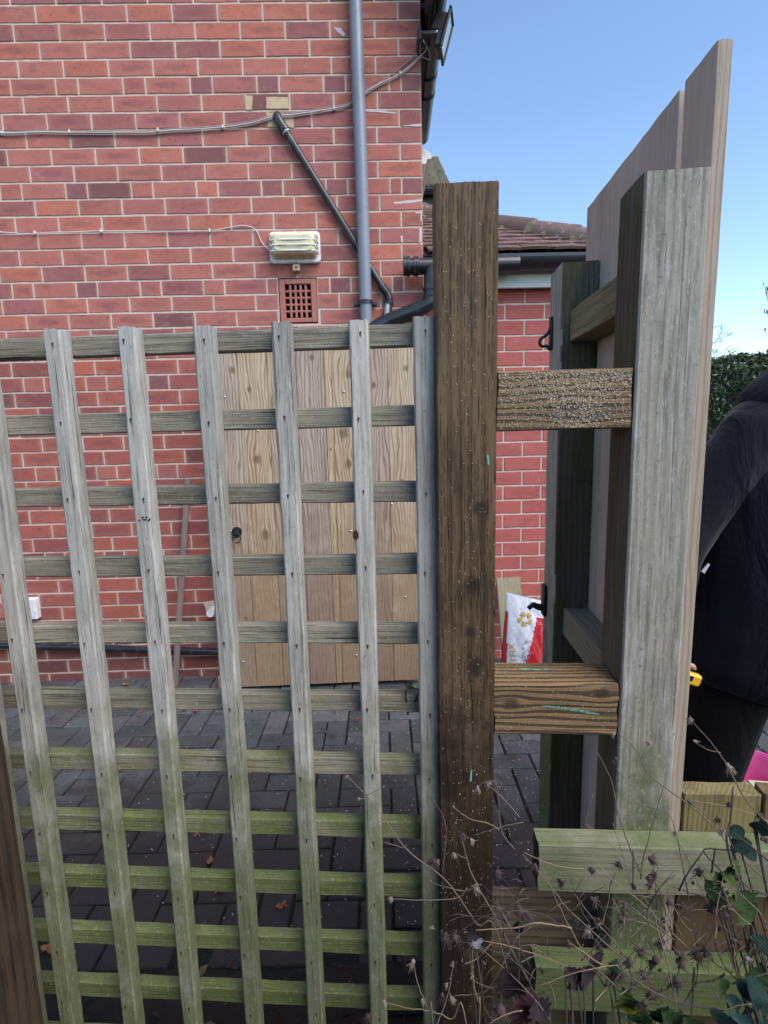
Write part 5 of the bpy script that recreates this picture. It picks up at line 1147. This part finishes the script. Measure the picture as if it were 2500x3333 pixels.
# stem paths over the photo: points, depth at start and end, material
stems = [
 ([(1131,2527),(1180,2575),(1200,2600),(1250,2665),(1330,2770),(1440,2855),(1500,2930),(1555,3010),(1640,3110)], .70, .62, 'stem'),
 ([(1165,2598),(1200,2602)], .69, .695, 'stem'), ([(1248,2560),(1195,2590)], .69, .69, 'stem'), ([(1250,2740),(1305,2758),(1325,2752)], .68, .675, 'stem'),
 ([(1412,2603),(1450,2680),(1447,2780),(1440,2840)], .66, .66, 'stem'), ([(1478,2628),(1530,2665),(1590,2680),(1625,2700)], .64, .63, 'straw'),
 ([(1555,2560),(1582,2545),(1615,2550),(1625,2630),(1635,2710),(1675,2765)], .63, .62, 'stem'), ([(1585,2550),(1640,2600),(1692,2660)], .63, .625, 'straw'),
 ([(1540,2720),(1620,2695),(1705,2675)], .64, .64, 'stem'), ([(1500,2720),(1530,2830),(1560,2890),(1620,3000),(1680,3120),(1740,3230),(1790,3333)], .64, .55, 'stem'),
 ([(1485,2780),(1520,2795)], .64, .64, 'stem'), ([(1400,2870),(1460,2890),(1510,2900),(1545,2890)], .66, .65, 'stem'),
 ([(1270,2925),(1380,2930),(1490,2922),(1520,2890)], .66, .65, 'straw'), ([(1705,2775),(1760,2800),(1830,2822),(1900,2827)], .60, .60, 'straw'),
 ([(1510,3035),(1580,3025),(1680,3020),(1740,3005),(1800,3010),(1860,3020)], .56, .55, 'straw'), ([(1540,3058),(1640,3075),(1740,3105),(1850,3145),(1920,3160)], .56, .55, 'straw'),
 ([(1755,3210),(1830,3180),(1900,3160),(1960,3148),(2010,3140)], .52, .52, 'straw'), ([(1700,2780),(1790,2880),(1850,2960),(1960,3060),(2040,3130),(2120,3200)], .60, .54, 'stem'),
 ([(1750,2790),(1800,2905),(1850,3010),(1900,3100),(1960,3200),(2000,3333)], .60, .52, 'stem'), ([(1905,2680),(1970,2730),(2030,2785),(2080,2810)], .66, .65, 'straw'),
 ([(1925,2780),(1980,2850),(2080,2930),(2160,3010),(2270,3115)], .62, .58, 'straw'), ([(1945,2450),(1990,2540),(2010,2640),(2050,2760),(2090,2850)], .68, .65, 'stem'),
 ([(1995,2680),(2020,2760),(2060,2890),(2100,3040),(2140,3120)], .64, .58, 'stem'), ([(2010,2385),(2070,2440),(2105,2510),(2160,2560),(2270,2640),(2340,2710),(2400,2780),(2499,2870)], .72, .66, 'stem'),
 ([(2250,2345),(2300,2400),(2340,2450),(2368,2495),(2420,2590),(2470,2650),(2499,2680)], .66, .60, 'stem'), ([(2255,2410),(2300,2438),(2345,2450)], .66, .655, 'stem'),
 ([(2240,2605),(2330,2618),(2420,2640),(2499,2672)], .64, .62, 'straw'), ([(2160,2560),(2130,2660),(2095,2790),(2085,2860)], .67, .66, 'stem'),
 ([(2105,2625),(2175,2650),(2200,2710),(2230,2860),(2270,3080)], .64, .58, 'stem'), ([(2180,2700),(2230,2780),(2270,2870),(2320,2970)], .64, .62, 'stem'),
 ([(2385,2560),(2375,2680),(2365,2730),(2390,2850)], .58, .56, 'darkstem'), ([(2365,2730),(2300,2650),(2230,2600)], .58, .60, 'stem'), ([(2390,2850),(2440,2890),(2499,2915)], .56, .55, 'darkstem'),
 ([(2380,2705),(2450,2760),(2499,2800)], .57, .56, 'darkstem'), ([(2350,2840),(2290,2770),(2350,2765),(2420,2775)], .58, .58, 'darkstem'), ([(2290,2770),(2240,2840),(2210,2900)], .58, .60, 'darkstem'),
 ([(2080,2840),(2170,2880),(2260,2910),(2300,2920)], .60, .60, 'stem'), ([(2085,2900),(2130,2980),(2150,3060),(2180,3160),(2210,3333)], .60, .50, 'stem'),
 ([(1870,2910),(1930,2990),(2010,3080),(2060,3180)], .60, .57, 'stem'), ([(1250,3260),(1320,3280),(1400,3290),(1470,3318),(1520,3345)], .56, .53, 'straw'),
 ([(1375,3262),(1380,3285)], .55, .55, 'straw'), ([(1345,3130),(1360,3200),(1395,3290),(1410,3345)], .57, .54, 'stem'), ([(1475,3140),(1460,3230),(1420,3345)], .56, .53, 'stem'),
 ([(1538,3060),(1540,3180),(1555,3260),(1560,3345)], .55, .52, 'straw'), ([(1480,3240),(1560,3235),(1600,3205),(1640,3130),(1690,3040)], .55, .56, 'stem'),
 ([(1530,3185),(1590,3212),(1650,3205),(1680,3180)], .55, .54, 'stem'), ([(1500,3060),(1580,3100),(1660,3170),(1730,3240),(1790,3320)], .56, .52, 'stem'),
 ([(1590,3333),(1650,3300),(1700,3290)], .5, .5, 'straw'), ([(1860,3350),(1870,3200),(1905,3140)], .52, .54, 'stem'), ([(2000,3140),(2070,3190),(2150,3240),(2240,3270),(2350,3290)], .52, .48, 'stem'),
 ([(2250,3345),(2255,3240),(2260,3150)], .54, .56, 'darkstem'), ([(2300,3100),(2310,3180),(2340,3260)], .55, .53, 'stem'), ([(2365,3090),(2400,3180),(2420,3260)], .54, .5, 'darkstem'),
 ([(2350,3290),(2400,3275),(2445,3268)], .46, .45, 'straw'), ([(2260,3200),(2330,3190),(2360,3170)], .54, .54, 'darkstem'), ([(2440,3160),(2480,3060),(2499,3020)], .52, .5, 'stem'),
 ([(2120,2780),(2060,2830)], .63,.63,'stem'), ([(2060,2895),(2062,2770)], .60, .60, 'darkstem'), ([(2330,2760),(2315,2840)], .58,.58,'darkstem'), ([(1930,2585),(1900,2690)], .66,.66,'stem'),
]
heads = [(1131,2527,.70,0,.006),(1165,2598,.69,1,.005),(1250,2560,.69,0,.004),(1478,2628,.64,0,.006),(1555,2562,.63,1,.010),(1595,2550,.63,1,.012),(1534,2733,.64,1,.011),(1412,2800,.66,2,.010),(1427,2800,.66,1,.006),(1396,2810,.66,2,.005),
 (1402,2868,.66,1,.006),(1405,3022,.62,0,.006),(1478,2780,.64,1,.010),(1500,2725,.64,2,.010),(1270,2925,.66,1,.009),(1545,2890,.65,1,.012),(1480,3050,.56,2,.016),(1520,3060,.56,2,.018),(1450,3055,.56,2,.013),(1690,2965,.58,2,.026),(1695,3010,.58,1,.010),
 (1345,3130,.57,1,.014),(1375,3255,.56,1,.010),(1440,3240,.56,2,.012),(1250,3260,.56,1,.010),(1474,3140,.56,0,.008),(1540,3178,.55,0,.007),(1630,3290,.52,2,.024),(1455,3210,.55,0,.006),(1470,3250,.55,1,.010),(1830,2875,.60,2,.010),(1822,2862,.60,2,.006),
 (1870,3000,.58,2,.012),(1915,3030,.57,1,.018),(1945,3000,.57,1,.010),(1930,2830,.60,2,.009),(2012,2505,.66,0,.006),(2110,2415,.70,1,.007),(1998,2390,.70,1,.010),(2005,2470,.70,2,.010),(2118,2795,.63,2,.014),(2118,2870,.63,2,.014),(2130,2835,.63,1,.013),(2065,2885,.60,2,.009),
 (2250,2345,.66,1,.009),(2260,2412,.66,1,.009),(2368,2490,.66,1,.013),(2240,2605,.64,2,.009),(2370,2620,.58,2,.006),(2475,2650,.62,2,.008),(2345,2700,.58,1,.010),(2335,2660,.58,2,.007),(2275,2845,.60,2,.012),(2200,2705,.64,1,.007),(2300,2955,.58,2,.012),
 (2155,3065,.58,2,.016),(2135,3125,.55,2,.018),(2205,3100,.55,2,.014),(2210,3130,.55,2,.016),(2270,3110,.57,2,.018),(2300,3095,.57,2,.013),(2085,3100,.56,2,.015),(2050,3130,.54,2,.016),(2010,3140,.53,2,.020),(1990,3180,.53,2,.014),(2120,3240,.52,2,.016),(2430,3120,.52,1,.012),(2480,2730,.56,2,.008),(1925,2830,.6,2,.007),(2205,3190,.52,2,.018),(2100,3265,.5,2,.014)]
# four plants share the stems by where they grow
plants = [('dried_plant','tangle of pale dry stems with tiny seed cups before the brown post foot', 1.30, 'mid'), ('dried_plant','dry brown stems with fluffy seed heads in front of the low fence end', 1.75, ''),
          ('dried_plant','dark dry stems with spiky seed heads in front of the mossy low rails', 2.10, ''), ('dried_plant','tall dry stalks with nodding seed heads at the right edge', 2.45, '')]
bounds = [(0,1640),(1640,1960),(1960,2230),(2230,2700)]
rr = random.Random(77)
for (nm, lab, _, _), (xa, xb) in zip(plants, bounds):
    bx = (max(xa,1250)+min(xb,2600))/2; q = F.at(bx, 3333, .52); T = Thing(nm, lab, 'dead plant', F, (q[0], .50, .06), 'dead plants in the foreground bed')
    mats = {'stem': MB(), 'straw': MB(), 'darkstem': MB()}; hdd = MB(); hdp = MB()
    for pts, d0, d1, mt in stems:
        xe = pts[-1][0]
        if not (xa <= xe < xb): continue
        P3 = []
        for i, (x, y) in enumerate(pts): d_ = d0+(d1-d0)*i/max(1, len(pts)-1); P3.append(F.at(x, y, d_+rr.uniform(-.0012,.0012)))
        last = P3[-1]
        if len(pts) >= 4 and last[2] < .80: P3.append(((last[0]+q[0])/2+rr.uniform(-.05,.05), .52, .35)); P3.append((q[0]+rr.uniform(-.06,.06), .50+rr.uniform(-.03,.03), .05))
        c_ = catmull(P3, 6); r_ = {'stem':.0008,'straw':.00065,'darkstem':.0013}[mt]*rr.uniform(.8,1.2)
        c_ = [v+Vector((rr.gauss(0,.00025), rr.gauss(0,.00025), rr.gauss(0,.00025))) for v in c_]
        sm_ = MB(); sm_.tube(c_, [r_*(.55+.6*min(1, i/20)) for i in range(len(c_))], 5); T.part('stem', sm_, M_[mt], smooth=True)
    for k in range(30):                  # filler stems low in the clump
        b = Vector((q[0]+rr.uniform(-.12,.12), .50+rr.uniform(-.06,.10), .05)); tp_ = b+Vector((rr.uniform(-.20,.12), rr.uniform(-.04,.12), rr.uniform(.20,.62)))
        m_ = (b+tp_)/2+Vector((rr.uniform(-.06,.06),0,rr.uniform(0,.05)))
        cc_ = catmull([b,m_,tp_],7); mats['stem' if k % 3 else 'darkstem'].tube(cc_, [rr.uniform(.0006,.0012)*(1-.5*i/len(cc_)) for i in range(len(cc_))], 4); seedhead(hdd, tp_, (tp_-m_).normalized(), rr.uniform(.005,.011), rr, True)
        for q_ in (9, 12, 16):
            e_ = cc_[q_ % len(cc_)]; f_ = e_+Vector((rr.uniform(-.05,.05), rr.uniform(-.02,.02), rr.uniform(.01,.06))); mats['stem'].tube([e_, (e_+f_)/2+Vector((0,0,.006)), f_], [.0005,.0004,.0003], 3)
            if rr.random() < .5: seedhead(hdp, f_, (0,0,1), .004, rr, False)
    for (x, y, d_, kd_, s_) in heads:
        if not (xa <= x < xb): continue
        c = Vector(F.at(x, y, d_)); (seedhead(hdd, c, (-.3,-.2,.6), s_*.8, rr, True) if kd_ == 2 else seedhead(hdp, c, (-.4,-.2,.7), s_*.65, rr, kd_ == 1))
    for k in range({0: 6, 1: 16, 2: 26, 3: 26}[plants.index(next(p for p in plants if p[1] == lab))]):
        x_ = rr.uniform(xa if xa > 0 else 1450, min(xb, 2520)); y_ = rr.uniform(2960, 3330); an = rr.uniform(-2.9, -.3); cu = rr.uniform(-.35,.35); P3 = []; d_ = rr.uniform(.50,.60); st_ = rr.uniform(22,46)
        for i in range(6): P3.append(F.at(x_, y_, d_)); x_ += math.cos(an)*st_; y_ += math.sin(an)*st_*.9; an += cu*.5+rr.gauss(0,.12); d_ += rr.uniform(-.006,.008)
        cc_ = catmull(P3, 4); mt_ = rr.choice(('stem','darkstem','stem','darkstem','straw')); mats[mt_].tube(cc_, [rr.uniform(.0006,.0010)*(1-.6*i/len(cc_)) for i in range(len(cc_))], 4)
        if rr.random() < .6: seedhead(hdd, cc_[-1], (0,0,1), rr.uniform(.003,.008), rr, True)
        for q_ in (8, 13):
            e_ = cc_[q_]; f_ = e_+Vector((rr.uniform(-.035,.035), rr.uniform(-.01,.01), rr.uniform(-.01,.04))); mats['stem'].tube([e_, (e_+f_)/2+Vector((0,0,.004)), f_], [.0005,.0004,.0002], 3)
    for mt, m in mats.items():
        if m.v: T.part('fine_twigs', m, M_[mt], smooth=True, kind='stuff')
    if hdd.v: T.part('seed_head', hdd, M_['seed'], kind='stuff')
    if hdp.v: T.part('seed_cup', hdp, M_['seedp'], kind='stuff')

def leafplant(nm, lab, base, leaves, stemmat='darkstem'):
    T = Thing(nm, lab, 'plant', F, base); st = MB(); rr = random.Random(len(leaves)*7)
    for (x, y, x2, y2, d_, wd, col, serr) in leaves:
        a = Vector(F.at(x, y, d_)); b = Vector(F.at(x2, y2, d_+rr.uniform(-.02,.02))); m = MB(); k = rr.uniform(.85,1.15)
        leafblade(m, a, b-a, Vector((rr.uniform(-.3,.3), -.8, .7)), (b-a).length, wd, tuple(c_*k for c_ in col), rr, serr); T.part('leaf', m, M_['pleaf'], smooth=True)
        B_ = Vector(base)+Vector((rr.uniform(-.004,.004), 0, 0)); st = MB(); st.tube(catmull([a, (a+B_)/2+Vector((rr.uniform(-.03,.03),-.02,.03)), B_], 6), .0012, 5); T.part('stem', st, M_[stemmat], smooth=True)
DG = (.016,.036,.030); LG = (.075,.105,.03); MG = (.035,.065,.025); PU = (.030,.022,.027); PU2 = (.050,.022,.028)
leafplant('glossy_shrub', 'shrub sprig with dark blue green glossy leaves at the right edge', (.62,.56,.06), [(2372,2715,2442,2695,.58,.022,DG,0),(2380,2755,2470,2738,.58,.028,DG,0),(2410,2765,2495,2800,.58,.022,DG,0),(2455,2700,2505,2672,.57,.032,DG,0),(2460,2690,2510,2720,.57,.02,DG,0)])
leafplant('bramble', 'bramble with lobed green and yellowing leaves over the right of the low rails', (.55,.56,.06), [(2350,2950,2285,2840,.58,.035,MG,1),(2345,2880,2330,2830,.57,.03,MG,1),(2400,2880,2345,2830,.57,.045,LG,1),(2395,2830,2385,2800,.57,.02,LG,1),(2400,2900,2450,2990,.56,.045,MG,1),
  (2410,2960,2465,3010,.56,.04,MG,1),(2450,3060,2465,3140,.55,.03,MG,1),(2330,2935,2370,2960,.57,.02,MG,0),(2440,3230,2499,3120,.52,.045,MG,1),(2480,3100,2510,3050,.52,.05,DG,1)])
leafplant('evergreen_shrub', 'low shrub with smooth blue green oval leaves in the bottom right corner', (.47,.44,.06), [(2400,3290,2365,3215,.46,.020,(.10,.15,.10),0),(2430,3280,2390,3345,.46,.030,DG,0),(2450,3270,2505,3200,.45,.05,DG,0),(2400,3300,2420,3350,.45,.03,(.03,.07,.07),0),(2350,3290,2340,3350,.46,.03,DG,0),(2470,3290,2510,3330,.44,.05,DG,0),(2360,3230,2330,3180,.47,.025,MG,0),(2420,3250,2450,3180,.46,.03,DG,0)])
leafplant('purple_perennial', 'low perennial with crumpled purple leaves in front of the dark gravel board', (.17,.52,.06), [(1680,3240,1640,3150,.55,.05,PU,1),(1700,3290,1745,3200,.54,.045,PU2,1),(1720,3330,1680,3240,.54,.05,PU2,1),(1740,3260,1790,3340,.53,.04,PU,1),(1520,3030,1570,3060,.56,.022,PU,1),(1545,3050,1560,3100,.56,.02,(.20,.21,.26),1),(1690,3000,1680,3050,.58,.018,PU,0)])
leafplant('dark_perennial', 'low perennial with dark purple black leaves in front of the mossy lower rail', (.24,.50,.06), [(1850,3160,1910,3220,.53,.03,PU,1),(1900,3150,1945,3195,.53,.04,PU,1),(1880,3190,1860,3240,.53,.028,(.12,.12,.16),1),(1930,3110,1960,3150,.54,.03,PU,1),(1840,3150,1870,3190,.53,.02,PU,1)])
leafplant('green_seedling', 'low mixed green leaves with yellow patches under the lower mossy rail', (.38,.50,.06), [(2040,3280,2030,3215,.52,.035,LG,1),(2070,3310,2055,3240,.51,.04,(.17,.17,.02),1),(2150,3330,2180,3280,.5,.04,MG,1),(2200,3350,2160,3290,.49,.04,MG,1),(1990,3160,2010,3120,.53,.018,(.12,.2,.10),1),(2080,3330,2110,3290,.5,.035,MG,1),(2250,3350,2230,3300,.48,.04,MG,1)])
leafplant('moss_tuft', 'tiny green seedling tuft on the trellis rail beside the end slat', (-.02,.905,.955), [(1330,2235,1345,2222,.895,.010,(.10,.16,.05),1),(1335,2240,1322,2226,.895,.010,(.10,.16,.05),1),(1335,2240,1350,2238,.895,.009,(.08,.14,.05),1)])
